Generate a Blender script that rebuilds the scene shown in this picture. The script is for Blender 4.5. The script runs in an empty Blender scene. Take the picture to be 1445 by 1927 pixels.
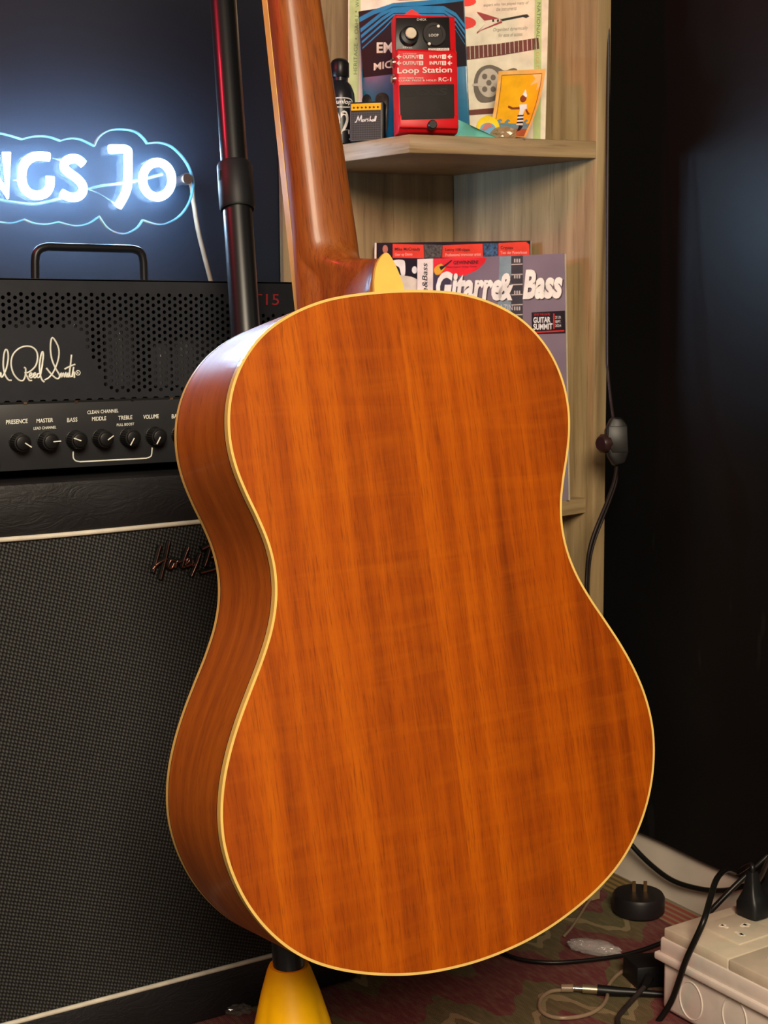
import bpy, bmesh, math, random
import numpy as np
from mathutils import Matrix, Vector
random.seed(4)
SC = bpy.context.scene
COL = SC.collection
# ------------------------------------------------------------------ camera (calibrated on vanishing points; 1445x1927)
FPX = 2660.0
CX, CY = 722.5, 963.5
PITCH, ROLL, YAW = 0.12504418, -0.00697781, 1.02399631
CAMP = np.array([0.0, 0.0, 0.69])
def _axes():
    d = np.array([0, math.cos(PITCH), math.sin(PITCH)])
    R = np.array([[math.cos(ROLL), -math.sin(ROLL), 0], [math.sin(ROLL), math.cos(ROLL), 0], [0, 0, 1]])
    d = R @ d
    f = np.array([0, 0, 1.0]) - d * d[2]; f /= np.linalg.norm(f)
    r = np.cross(d, f)
    return np.array([math.cos(YAW) * f + math.sin(YAW) * r, math.sin(YAW) * f - math.cos(YAW) * r, -d])
CM = _axes()                                   # camera (x right, y down, z forward) -> world
RIGHT, DOWN, FWD = CM @ [1, 0, 0], CM @ [0, 1, 0], CM @ [0, 0, 1]
cam = bpy.data.cameras.new('camera'); camo = bpy.data.objects.new('camera', cam); COL.objects.link(camo)
camo.matrix_world = Matrix(((RIGHT[0], -DOWN[0], -FWD[0], CAMP[0]), (RIGHT[1], -DOWN[1], -FWD[1], CAMP[1]),
                            (RIGHT[2], -DOWN[2], -FWD[2], CAMP[2]), (0, 0, 0, 1)))
cam.sensor_fit = 'VERTICAL'; cam.sensor_height = 36; cam.lens = FPX / 1927 * 36; cam.clip_start = 0.02
cam.dof.use_dof = True; cam.dof.focus_distance = 1.08; cam.dof.aperture_fstop = 32
SC.camera = camo
# ------------------------------------------------------------------ world, lights, exposure
SC.view_settings.view_transform = 'Standard'; SC.view_settings.look = 'None'
SC.view_settings.gamma = 1; SC.view_settings.use_curve_mapping = False
SC.view_settings.exposure = 0.45
W = bpy.data.worlds.new('room_air'); SC.world = W; W.use_nodes = True
W.node_tree.nodes['Background'].inputs[0].default_value = (1.0, 0.86, 0.70, 1)
W.node_tree.nodes['Background'].inputs[1].default_value = 0.09
def area(name, loc, target, size, power, color, sy=None):
    l = bpy.data.lights.new(name, 'AREA'); l.energy = power; l.color = color; l.size = size
    if sy: l.shape = 'RECTANGLE'; l.size_y = sy
    o = bpy.data.objects.new(name, l); COL.objects.link(o); o.location = loc
    o.rotation_euler = (Vector(target) - Vector(loc)).to_track_quat('-Z', 'Y').to_euler()
    return o
area('room_lamp_light', (-0.22, -0.85, 1.62), (0.6, 1.1, 0.5), 0.8, 52, (1.0, 0.84, 0.63))  # unseen warm room lamp behind the camera, well below the ceiling
area('red_lamp_light', (0.02, 1.36, 1.22), (0.6, 1.45, 0.95), 0.12, 2.0, (1.0, 0.03, 0.07))

# ------------------------------------------------------------------ pixel helpers (a pixel gives a direction only)
def ray(px): return CM @ np.array([(px[0] - CX) / FPX, (px[1] - CY) / FPX, 1.0])
def atd(px, depth): return CAMP + ray(px) * depth
def on(px, ax, val):
    d = ray(px); i = 'XYZ'.index(ax); return CAMP + d * ((val - CAMP[i]) / d[i])
class Plane:
    def __init__(s, p, n):
        s.p = np.array(p, float); s.n = np.array(n, float); s.n /= np.linalg.norm(s.n)
        if s.n @ (CAMP - s.p) < 0: s.n = -s.n
    @staticmethod
    def from3(a, b, c): a, b, c = map(np.array, (a, b, c)); return Plane(a, np.cross(b - a, c - a))
    def at(s, px, off=0.0):
        d = ray(px); t = ((s.p - CAMP) @ s.n) / (d @ s.n); return CAMP + d * t + s.n * off
def PY(y): return Plane((0, y, 0), (0, -1, 0))

# ------------------------------------------------------------------ materials
def lin(c):
    return tuple(((v / 255) / 12.92 if v / 255 <= .04045 else ((v / 255 + .055) / 1.055) ** 2.4) for v in c)
MATS = {}
def nt(name):
    m = bpy.data.materials.new(name); m.use_nodes = True; t = m.node_tree
    return m, t, t.nodes, t.links, t.nodes['Principled BSDF']
def coords(N, L, scale, rot=(0, 0, 0)):
    tc = N.new('ShaderNodeTexCoord'); mp = N.new('ShaderNodeMapping')
    mp.inputs['Scale'].default_value = scale; mp.inputs['Rotation'].default_value = rot
    L.new(tc.outputs['Object'], mp.inputs['Vector']); return mp.outputs['Vector']
def noise(N, L, vec, scale=1, detail=4, rough=.5, dist=0):
    n = N.new('ShaderNodeTexNoise'); n.inputs['Scale'].default_value = scale; n.inputs['Detail'].default_value = detail
    n.inputs['Roughness'].default_value = rough; n.inputs['Distortion'].default_value = dist
    L.new(vec, n.inputs['Vector']); return n.outputs['Fac']
def ramp(N, L, fac, stops, interp='LINEAR'):
    r = N.new('ShaderNodeValToRGB'); r.color_ramp.interpolation = interp; e = r.color_ramp.elements
    while len(e) < len(stops): e.new(0.5)
    for el, (p, c) in zip(e, stops): el.position = p; el.color = (*lin(c), 1)
    L.new(fac, r.inputs['Fac']); return r.outputs['Color']
def mixc(N, L, fac, a, b, mode='MIX'):
    m = N.new('ShaderNodeMix'); m.data_type = 'RGBA'; m.blend_type = mode
    if isinstance(fac, (int, float)): m.inputs['Factor'].default_value = fac
    else: L.new(fac, m.inputs['Factor'])
    for s, v in (('A', a), ('B', b)):
        k = [i for i in m.inputs if i.name == s and i.type == 'RGBA'][0]
        if isinstance(v, tuple): k.default_value = (*lin(v), 1)
        else: L.new(v, k)
    return [o for o in m.outputs if o.type == 'RGBA'][0]
def maths(N, L, op, a, b=None):
    m = N.new('ShaderNodeMath'); m.operation = op
    for i, v in enumerate((a, b)):
        if v is None: continue
        if isinstance(v, (int, float)): m.inputs[i].default_value = v
        else: L.new(v, m.inputs[i])
    return m.outputs[0]
def bump(N, L, h, strength, dist, B):
    b = N.new('ShaderNodeBump'); b.inputs['Strength'].default_value = strength; b.inputs['Distance'].default_value = dist
    L.new(h, b.inputs['Height']); L.new(b.outputs['Normal'], B.inputs['Normal'])
def plain(name, c, rough=.5, metal=0, var=.06, nscale=60, bmp=0, bscale=300, spec=.3, coat=0):
    if name in MATS: return MATS[name]
    m, t, N, L, B = nt(name)
    v = coords(N, L, (1, 1, 1)); f = noise(N, L, v, nscale, 3)
    lo = tuple(max(0, x * (1 - var)) for x in c); hi = tuple(min(255, x * (1 + var)) for x in c)
    L.new(ramp(N, L, f, [(.3, lo), (.7, hi)]), B.inputs['Base Color'])
    B.inputs['Roughness'].default_value = rough; B.inputs['Metallic'].default_value = metal
    B.inputs['Specular IOR Level'].default_value = spec; B.inputs['Coat Weight'].default_value = coat
    if bmp: bump(N, L, noise(N, L, v, bscale, 4), bmp, .001, B)
    MATS[name] = m; return m
def wood(name, stops, sx, sy, sz, fine, rough=.35, coat=0., fig=0.0, figc=(255, 255, 255), pore=(60, 30, 10), porew=.5, figsc=(1, 1, 1), mirror=False, porerange=(.57, .70), shift=0, psc=None, spec=.4, rgh=.55):
    m, t, N, L, B = nt(name)
    tc = N.new('ShaderNodeTexCoord'); src = tc.outputs['Object']
    if mirror:
        sp = N.new('ShaderNodeSeparateXYZ'); cb = N.new('ShaderNodeCombineXYZ'); L.new(src, sp.inputs[0])
        L.new(maths(N, L, 'ABSOLUTE', sp.outputs[0]), cb.inputs[0]); L.new(sp.outputs[1], cb.inputs[1]); L.new(sp.outputs[2], cb.inputs[2])
        src = cb.outputs[0]
    def mp(s):
        k = N.new('ShaderNodeMapping'); k.inputs['Scale'].default_value = s; k.inputs['Location'].default_value = (shift, shift * .7, shift * .3); L.new(src, k.inputs['Vector']); return k.outputs[0]
    a = noise(N, L, mp((sx, sy, sz)), 1, 6, rgh, .25)
    base = ramp(N, L, a, stops)
    p = noise(N, L, mp(psc if psc else (sx * fine, sy * fine, sz * fine * .8)), 1, 3, .6, .15)
    pf = N.new('ShaderNodeMapRange'); pf.inputs['From Min'].default_value = porerange[0]; pf.inputs['From Max'].default_value = porerange[1]; pf.inputs['To Max'].default_value = porew
    L.new(p, pf.inputs['Value'])
    col = mixc(N, L, pf.outputs[0], base, pore)
    if fig:
        g = noise(N, L, mp(figsc), 1, 4, .6, .6)
        gf = N.new('ShaderNodeMapRange'); gf.inputs['From Min'].default_value = .45; gf.inputs['From Max'].default_value = .75; gf.inputs['To Max'].default_value = fig
        L.new(g, gf.inputs['Value'])
        col = mixc(N, L, gf.outputs[0], col, figc)
    L.new(col, B.inputs['Base Color'])
    B.inputs['Roughness'].default_value = rough; B.inputs['Coat Weight'].default_value = coat; B.inputs['Coat Roughness'].default_value = .12; B.inputs['Specular IOR Level'].default_value = spec
    bump(N, L, p, .08, .0004, B)
    MATS[name] = m; return m
def emit(name, c, s):
    m, t, N, L, B = nt(name)
    f = noise(N, L, coords(N, L, (1, 1, 1)), 30, 1)
    L.new(ramp(N, L, f, [(0, c), (1, c)]), B.inputs['Emission Color'])
    B.inputs['Base Color'].default_value = (.8, .8, .8, 1); B.inputs['Emission Strength'].default_value = s
    MATS[name] = m; return m
def clear(name, c, rough=.05, alpha=.25, spec=.5):
    m, t, N, L, B = nt(name)
    f = noise(N, L, coords(N, L, (1, 1, 1)), 80, 3)
    L.new(ramp(N, L, f, [(.3, tuple(v * .9 for v in c)), (.7, c)]), B.inputs['Base Color'])
    B.inputs['Roughness'].default_value = rough; B.inputs['Alpha'].default_value = alpha; B.inputs['Specular IOR Level'].default_value = spec
    MATS[name] = m; return m

# ------------------------------------------------------------------ geometry helpers (all in world coordinates)
RM = {}
def crom(P, n=6, closed=False):
    P = [np.array(p, float) for p in P]; N = len(P); out = []
    if N < 3: return P
    for i in range(N if closed else N - 1):
        if closed: p0, p1, p2, p3 = P[i - 1], P[i], P[(i + 1) % N], P[(i + 2) % N]
        else: p1, p2 = P[i], P[i + 1]; p0 = P[i - 1] if i else 2 * p1 - p2; p3 = P[i + 2] if i + 2 < N else 2 * p2 - p1
        for k in range(n):
            t = k / n
            out.append(.5 * (2 * p1 + (p2 - p0) * t + (2 * p0 - 5 * p1 + 4 * p2 - p3) * t * t + (3 * p1 - p0 - 3 * p2 + p3) * t ** 3))
    if not closed: out.append(P[-1])
    return out
def tube(P, r, n=8, closed=False):
    P = [np.array(p, float) for p in P]; N = len(P); V = []; F = []
    rr = r if hasattr(r, '__len__') else [r] * N
    up = None
    for i in range(N):
        a = P[i - 1] if (i or closed) else P[i]; b = P[(i + 1) % N] if (i < N - 1 or closed) else P[i]
        t = b - a; t /= (np.linalg.norm(t) + 1e-12)
        if up is None:
            up = np.cross(t, [0, 0, 1.0]); 
            if np.linalg.norm(up) < .05: up = np.cross(t, [1.0, 0, 0])
        up = up - t * (up @ t); up /= (np.linalg.norm(up) + 1e-12)
        s = np.cross(t, up)
        for k in range(n):
            th = 2 * math.pi * k / n; V.append(P[i] + rr[i] * (math.cos(th) * up + math.sin(th) * s))
    for i in range(N if closed else N - 1):
        j = (i + 1) % N
        for k in range(n): F.append((i * n + k, i * n + (k + 1) % n, j * n + (k + 1) % n, j * n + k))
    if not closed: F.append(tuple(range(n - 1, -1, -1))); F.append(tuple(range((N - 1) * n, N * n)))
    return V, F
def prism(poly, vec):
    poly = [np.array(p, float) for p in poly]; n = len(poly); vec = np.array(vec, float)
    V = poly + [p + vec for p in poly]
    F = [tuple(range(n - 1, -1, -1)), tuple(range(n, 2 * n))] + [(i, (i + 1) % n, n + (i + 1) % n, n + i) for i in range(n)]
    return V, F
def obox(o, ex, ey, ez):
    o, ex, ey, ez = (np.array(v, float) for v in (o, ex, ey, ez))
    return prism([o, o + ex, o + ex + ey, o + ey], ez)
def box(x0, x1, y0, y1, z0, z1): return obox((x0, y0, z0), (x1 - x0, 0, 0), (0, y1 - y0, 0), (0, 0, z1 - z0))
def lathe(prof, o, axis=(0, 0, 1), n=24, ref=None, flute=0, nfl=0):
    ax = np.array(axis, float); ax /= np.linalg.norm(ax); o = np.array(o, float)
    e = np.array(ref if ref is not None else ((1, 0, 0) if abs(ax[0]) < .9 else (0, 1, 0)), float); e -= ax * (e @ ax); e /= np.linalg.norm(e); g = np.cross(ax, e)
    V = []; F = []
    for (r, h) in prof:
        for k in range(n):
            th = 2 * math.pi * k / n; q = r * (1 + (flute if (flute and k % 2) else 0))
            V.append(o + ax * h + q * (math.cos(th) * e + math.sin(th) * g))
    for i in range(len(prof) - 1):
        for k in range(n): F.append((i * n + k, i * n + (k + 1) % n, (i + 1) * n + (k + 1) % n, (i + 1) * n + k))
    F.append(tuple(range(n - 1, -1, -1))); F.append(tuple(range((len(prof) - 1) * n, len(prof) * n)))
    return V, F
def join(*parts):
    V = []; F = []
    for v, f in parts:
        b = len(V); V += list(v); F += [tuple(i + b for i in x) for x in f]
    return V, F
def tag(o, label=None, cat=None, group=None, kind=None):
    if label: o['label'] = label
    if cat: o['category'] = cat
    if group: o['group'] = group
    if kind: o['kind'] = kind
    return o
def root(name, loc, label, cat, axes=None, group=None):
    o = bpy.data.objects.new(name, None); COL.objects.link(o); o.empty_display_size = .05
    m = Matrix.Translation(Vector(loc))
    if axes is not None:
        a = axes; m = Matrix(((a[0][0], a[1][0], a[2][0], loc[0]), (a[0][1], a[1][1], a[2][1], loc[1]), (a[0][2], a[1][2], a[2][2], loc[2]), (0, 0, 0, 1)))
    o.matrix_world = m; RM[o.name] = m
    return tag(o, label, cat, group)
def mk(name, geo, mat, parent=None, smooth=None, bevel=0, bseg=2, origin=None, label=None, cat=None, group=None, kind=None, fixn=True):
    V, F = geo
    me = bpy.data.meshes.new(name)
    if parent is not None: m = RM[parent.name]
    else:
        if origin is None:
            A = np.array(V); origin = ((A[:, 0].min() + A[:, 0].max()) / 2, (A[:, 1].min() + A[:, 1].max()) / 2, A[:, 2].min())
        m = Matrix.Translation(Vector(origin))
    inv = m.inverted()
    I = np.array(inv); A = np.array([np.asarray(v, float) for v in V]); A = A @ I[:3, :3].T + I[:3, 3]
    me.from_pydata(A.tolist(), [], [tuple(int(i) for i in f) for f in F]); me.update()
    if bevel or fixn:
        bm = bmesh.new(); bm.from_mesh(me)
        if fixn: bmesh.ops.recalc_face_normals(bm, faces=bm.faces)
        if bevel: bmesh.ops.bevel(bm, geom=[e for e in bm.edges if len(e.link_faces) == 2 and e.calc_face_angle(0) > .5], offset=bevel, segments=bseg, affect='EDGES', profile=.5, clamp_overlap=True)
        bm.to_mesh(me); bm.free()
    if smooth is not None or bevel:
        for p in me.polygons: p.use_smooth = True
        me.set_sharp_from_angle(angle=math.radians(smooth if smooth is not None else 40))
    o = bpy.data.objects.new(name, me); COL.objects.link(o)
    if mat: me.materials.append(mat)
    if parent is not None: o.parent = parent; RM[o.name] = m
    else: o.matrix_world = m; RM[o.name] = m
    return tag(o, label, cat, group, kind)
_TX = {}
def text_geo(s, BL, BR, TL, shear=0, bold=0, ext=None):
    key = (s, shear, bold)
    if key not in _TX:
        c = bpy.data.curves.new('lettering', 'FONT'); c.body = s; c.shear = shear; c.offset = bold; c.resolution_u = 3
        o = bpy.data.objects.new('lettering', c); COL.objects.link(o)
        dg = bpy.context.evaluated_depsgraph_get(); me = bpy.data.meshes.new_from_object(o.evaluated_get(dg))
        A = np.array([v.co[:2] for v in me.vertices]); F = [tuple(p.vertices) for p in me.polygons]
        bpy.data.objects.remove(o); bpy.data.curves.remove(c); bpy.data.meshes.remove(me)
        A = (A - A.min(0)) / (A.max(0) - A.min(0)); _TX[key] = (A, F)
    A, F = _TX[key]; BL, BR, TL = (np.array(v, float) for v in (BL, BR, TL))
    V = [BL + (BR - BL) * a[0] + (TL - BL) * a[1] for a in A]
    return V, F
def ptext(s, box_, plane, off=.0004, slope=0, **k):           # box_: pixel x0,x1,y(bottom, left),y(top, left); slope px/px
    x0, x1, yb, yt = box_
    return text_geo(s, plane.at((x0, yb), off), plane.at((x1, yb + slope * (x1 - x0)), off), plane.at((x0, yt), off), **k)
def ppoly(pts, plane, off=.0003, th=.0003):
    P = [plane.at(p, off) for p in pts]; return prism(P, -plane.n * th)
def crop(pts, x, y, s): return [(x + a * s, y + b * s) for a, b in pts]
def stroke(pts, plane, r, off=.0003, n=4, sides=6, closed=False):
    P = [plane.at(p, off) for p in pts]
    if len(P) > 2 and n > 1: P = crom(P, n, closed)
    return tube(P, r, sides, closed)

# ------------------------------------------------------------------ common materials
white_print = plain('white_print', (225, 225, 220), .6)
black_plastic = plain('black_plastic', (18, 18, 18), .38)
black_matte = plain('black_matte', (14, 14, 14), .7)
chrome = plain('chrome', (200, 195, 190), .18, 1)
red_print = plain('red_print', (205, 40, 34), .55)
cream_paper = plain('cream_paper', (226, 216, 196), .6)

# ------------------------------------------------------------------ setting
def m_wall_back():
    m, t, N, L, B = nt('navy_black_wall_paint'); v = coords(N, L, (1, 1, 1))
    L.new(ramp(N, L, noise(N, L, v, 3, 4), [(.3, (22, 27, 38)), (.7, (27, 32, 44))]), B.inputs['Base Color'])
    B.inputs['Roughness'].default_value = .7; B.inputs['Specular IOR Level'].default_value = .25; bump(N, L, noise(N, L, v, 160, 3), .06, .001, B); return m
def m_wall_right():
    m, t, N, L, B = nt('black_satin_wall_paint'); v = coords(N, L, (1, 1, 1))
    c = ramp(N, L, noise(N, L, v, 5, 5), [(.3, (15, 14, 14)), (.7, (20, 19, 19))])
    s = noise(N, L, coords(N, L, (14, 40, 9)), 1, 2); c2 = mixc(N, L, ramp(N, L, s, [(.72, (0, 0, 0)), (.78, (90, 90, 90))]), c, (60, 60, 60))
    L.new(c2, B.inputs['Base Color']); B.inputs['Specular IOR Level'].default_value = .3; B.inputs['Roughness'].default_value = .40
    bump(N, L, noise(N, L, v, 40, 5), .12, .002, B); return m
mk('wall_back', box(-1.6, 1.30, 1.58, 1.66, -.03, 2.4), m_wall_back(), kind='structure')
wr = []
zs = [(y, .0665 + .0025 * math.sin(9 * y) + .0015 * math.sin(31 * y)) for y in np.linspace(1.58, -.6, 90)]
poly = [(1.164, y, z) for y, z in zs] + [(1.164, -.6, 2.4), (1.164, 1.58, 2.4)]
mk('wall_right', join(prism(poly, (.012, 0, 0)), box(1.176, 1.26, -.6, 1.58, .06, 2.4)), m_wall_right(), kind='structure')
mk('baseboard_right', box(1.1725, 1.26, -.6, 1.58, -.03, .09), plain('dusty_white_paint', (205, 192, 178), .55, var=.08, nscale=8), kind='structure')
mk('floor', box(-1.6, 1.26, -1.2, 1.60, -.04, -.008), plain('concrete_floor', (120, 112, 100), .7, nscale=12), kind='structure')

# rug
def m_rug():
    m, t, N, L, B = nt('woven_kilim'); tc = N.new('ShaderNodeTexCoord')
    mp = N.new('ShaderNodeMapping'); mp.inputs['Rotation'].default_value = (0, 0, math.radians(8)); L.new(tc.outputs['Object'], mp.inputs[0])
    sp = N.new('ShaderNodeSeparateXYZ'); L.new(mp.outputs[0], sp.inputs[0]); x, y = sp.outputs[0], sp.outputs[1]
    wob = maths(N, L, 'MULTIPLY', noise(N, L, coords(N, L, (14, 14, 14)), 1, 4), .05)
    zig = maths(N, L, 'PINGPONG', maths(N, L, 'ADD', x, 4.0), .055)
    saw = maths(N, L, 'PINGPONG', maths(N, L, 'ADD', x, 4.0), .012)
    d = maths(N, L, 'ADD', maths(N, L, 'ADD', y, maths(N, L, 'MULTIPLY', zig, 1.3)), maths(N, L, 'ADD', maths(N, L, 'MULTIPLY', saw, .8), wob))
    band = maths(N, L, 'FRACT', maths(N, L, 'MULTIPLY', maths(N, L, 'ADD', d, 5.045), 5.6))
    c = ramp(N, L, band, [(0, (104, 44, 46)), (.46, (96, 82, 52)), (.62, (140, 122, 88)), (.70, (92, 84, 52)), (.93, (104, 44, 46))], 'CONSTANT')
    n2 = noise(N, L, coords(N, L, (260, 60, 60)), 1, 3); c = mixc(N, L, ramp(N, L, n2, [(.42, (0, 0, 0)), (.75, (150, 150, 150))]), c, (150, 128, 96))
    # border stripe along the wall edge
    ob = N.new('ShaderNodeSeparateXYZ'); L.new(tc.outputs['Object'], ob.inputs[0])
    st = maths(N, L, 'FRACT', maths(N, L, 'MULTIPLY', ob.outputs[0], 95.0))
    yc = ramp(N, L, st, [(0, (140, 110, 56)), (.55, (92, 78, 42))], 'CONSTANT')
    blk = maths(N, L, 'GREATER_THAN', noise(N, L, coords(N, L, (1, 9, 1)), 1, 0), .56)
    yc2 = mixc(N, L, blk, yc, ramp(N, L, st, [(0, (150, 70, 62)), (.6, (150, 124, 90))], 'CONSTANT'))
    edge = maths(N, L, 'GREATER_THAN', ob.outputs[0], .712)
    L.new(mixc(N, L, edge, c, yc2), B.inputs['Base Color'])
    B.inputs['Roughness'].default_value = .95
    w = N.new('ShaderNodeTexWave'); w.inputs['Scale'].default_value = 170; w.inputs['Distortion'].default_value = 1.5; L.new(coords(N, L, (1, .25, 1)), w.inputs[0])
    bump(N, L, w.outputs['Fac'], .5, .002, B); return m
def rug_geo():
    xs = np.linspace(-.5, 1.160, 90); ys = np.linspace(-.35, 1.56, 90); V = []; F = []
    h = lambda x, y: -.0005 - .0012 * (1 + math.sin(11 * x + 3 * y) * math.cos(7 * y - 2 * x)) / 2
    for y in ys:
        for x in xs: V.append((x + (.004 * math.sin(14 * y) if x > 1.15 else 0), y, h(x, y)))
    n = len(xs)
    for j in range(len(ys) - 1):
        for i in range(n - 1): F.append((j * n + i, j * n + i + 1, (j + 1) * n + i + 1, (j + 1) * n + i))
    b = box(-.5, 1.157, -.35, 1.56, -.008, -.0022)
    return join((V, F), b)
mk('rug', rug_geo(), m_rug(), smooth=60, origin=(.4, .6, -.008), label='woven maroon and olive rug with a yellow striped border on the floor', cat='rug')

# ------------------------------------------------------------------ acoustic guitar
GO = np.array([.5635, .9102, .7225]); gu = np.array([.9985, -.0219, .0496]); gv = np.array([.0455, -.1601, -.9861])
gu /= np.linalg.norm(gu); gv -= gu * (gu @ gv); gv /= np.linalg.norm(gv); ez = -gv; ey = np.cross(ez, gu)
LB = .508; GB = GO + gv * LB
G = root('acoustic_guitar', GB, 'mahogany acoustic guitar with cream binding hanging with its back to the room', 'guitar', (gu, ey, ez))
def g(x, y, z): return GB + gu * x + ey * y + ez * z
HW = [(0, 0), (.8, 27), (3.1, 51.6), (7, 69.8), (12.4, 86), (19.3, 100.9), (27.7, 113.8), (37.4, 124.3), (48.5, 133.2), (60.9, 140.2), (74.4, 145.1), (89, 147.8), (104.7, 148.2), (121.3, 145.8), (138.7, 140.8), (156.8, 134.4), (175.5, 129.2), (194.7, 127.3), (214.3, 129.4), (234.1, 135.6), (254, 145.6), (273.9, 157.6), (293.7, 169.2), (313.3, 178.9), (332.5, 186.1), (351.2, 190.4), (369.3, 191.8), (386.7, 190.2), (403.3, 186.2), (419, 180.2), (433.6, 172.3), (447.1, 162.6), (459.5, 151.1), (470.6, 137.4), (480.3, 121), (488.7, 102.4), (495.6, 83), (501, 63.5), (504.9, 43), (507.2, 21), (508, 0)]
half = [(w / 1000, LB - t / 1000) for t, w in HW]
full = half + [(-x, z) for x, z in half[-2:0:-1]]
OUT = np.array([p for p in crom([np.array(p) for p in full], 5, True)])      # closed outline, clockwise from top
def offset(P, d):
    t = np.roll(P, -1, 0) - np.roll(P, 1, 0); t /= np.linalg.norm(t, axis=1)[:, None]
    nrm = np.c_[t[:, 1], -t[:, 0]]
    c = P.mean(0)
    if ((P - c) * nrm).sum() < 0: nrm = -nrm
    return P + nrm * d
def gdepth(z): return .1022 + (.1066 - .1022) * (1 - z / LB)
def ring(Pin, Pout, ya, yb):
    n = len(Pin); V = []; F = []
    f = (lambda y, z: y(z) if callable(y) else y)
    for P, y in ((Pout, ya), (Pout, yb), (Pin, yb), (Pin, ya)):
        V += [g(p[0], f(y, p[1]), p[1]) for p in P]
    for k in range(4):
        for i in range(n): F.append((k * n + i, k * n + (i + 1) % n, ((k + 1) % 4) * n + (i + 1) % n, ((k + 1) % 4) * n + i))
    return V, F
IN2 = offset(OUT, -.0019); IN3 = offset(OUT, -.0034)
mahog = dict(sx=30, sy=30, sz=1.1, fine=26)
def mah(name, shift): return wood(name, [(.28, (104, 39, 0)), (.40, (140, 59, 0)), (.52, (163, 73, 0)), (.64, (182, 89, 1)), (.80, (128, 52, 0))], 30, 30, 1.0, 9, rough=.45, coat=.08, fig=.2, figc=(200, 104, 6), figsc=(9, 9, 60), pore=(96, 36, 0), porew=.55, psc=(900, 900, 46), porerange=(.50, .72), spec=.25, rgh=.64, shift=shift)
mah_left, mah_right = mah('mahogany_back_left', 0.0), mah('mahogany_back_right', 3.73)
mah_side = wood('mahogany_side', [(.25, (140, 66, 8)), (.5, (168, 86, 14)), (.75, (184, 100, 22))], 6, 60, 6, 6, rough=.44, coat=.12, spec=.3, fig=.2, figc=(96, 40, 10), figsc=(30, 200, 30), pore=(84, 34, 8), porew=.55, psc=(60, 900, 60))
mah_neck = wood('mahogany_neck', [(.25, (98, 46, 15)), (.5, (130, 66, 22)), (.75, (152, 84, 30))], 60, 60, 2.0, 5, rough=.42, coat=.12, fig=.35, figc=(186, 112, 46), figsc=(70, 70, 9), pore=(64, 30, 12), porew=.55, porerange=(.5, .68), psc=(900, 900, 40))
bind_m = plain('cream_binding', (224, 188, 104), .35, var=.03, coat=.2)
purf = plain('black_purfling', (36, 20, 12), .5)
def plate(P, ydome, yrim, s0, s1, nc=10):
    n = len(half) * 5 - 4
    H = crom([np.array(p) for p in half], 5)
    Pr = [np.array(p) for p in H]
    # inset right half by matching against the inset outline
    nP = len(P); idx = range(len(Pr))
    V = []; F = []
    for i in idx:
        q = P[i]                                   # right half: first points of the closed outline
        for k in range(nc + 1):
            s = s0 + (s1 - s0) * k / nc
            x = abs(q[0]) * s; gsc = min(1, (abs(q[0]) / .19) ** 2)
            y = yrim(q[1]) + ydome * (1 - s * s) * gsc
            V.append(g(x, y, q[1]))
    m = nc + 1
    for i in range(len(Pr) - 1):
        for k in range(nc): F.append((i * m + k, i * m + k + 1, (i + 1) * m + k + 1, (i + 1) * m + k))
    return V, F
mk('back_plate', plate(IN2, -.0035, lambda z: -.0002, -1, 0), mah_left, G, smooth=30, label='bookmatched mahogany back half')
mk('back_plate', plate(IN2, -.0035, lambda z: -.0002, 0, 1), mah_right, G, smooth=30, label='bookmatched mahogany back half')
mk('back_binding', ring(IN2, OUT, -.0004, .0055), bind_m, G, smooth=40)
mk('back_purfling', ring(IN2, offset(OUT, .00005), .0055, .0063), purf, G, smooth=40)
mk('side', ring(IN3, offset(OUT, -.0001), .0063, lambda z: gdepth(z) - .0052), mah_side, G, smooth=40)
mk('top_purfling', ring(IN2, offset(OUT, .00005), lambda z: gdepth(z) - .0052, lambda z: gdepth(z) - .0046), purf, G, smooth=40)
mk('top_binding', ring(IN2, OUT, lambda z: gdepth(z) - .0046, lambda z: gdepth(z) + .0002), bind_m, G, smooth=40)
spruce = wood('spruce_top', [(.3, (206, 160, 92)), (.7, (222, 180, 112))], 160, 160, 2, 3, rough=.35)
mk('top_plate', plate(IN2, .0, gdepth, -1, 1), spruce, G, smooth=30, label='pale spruce soundboard')
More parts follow.
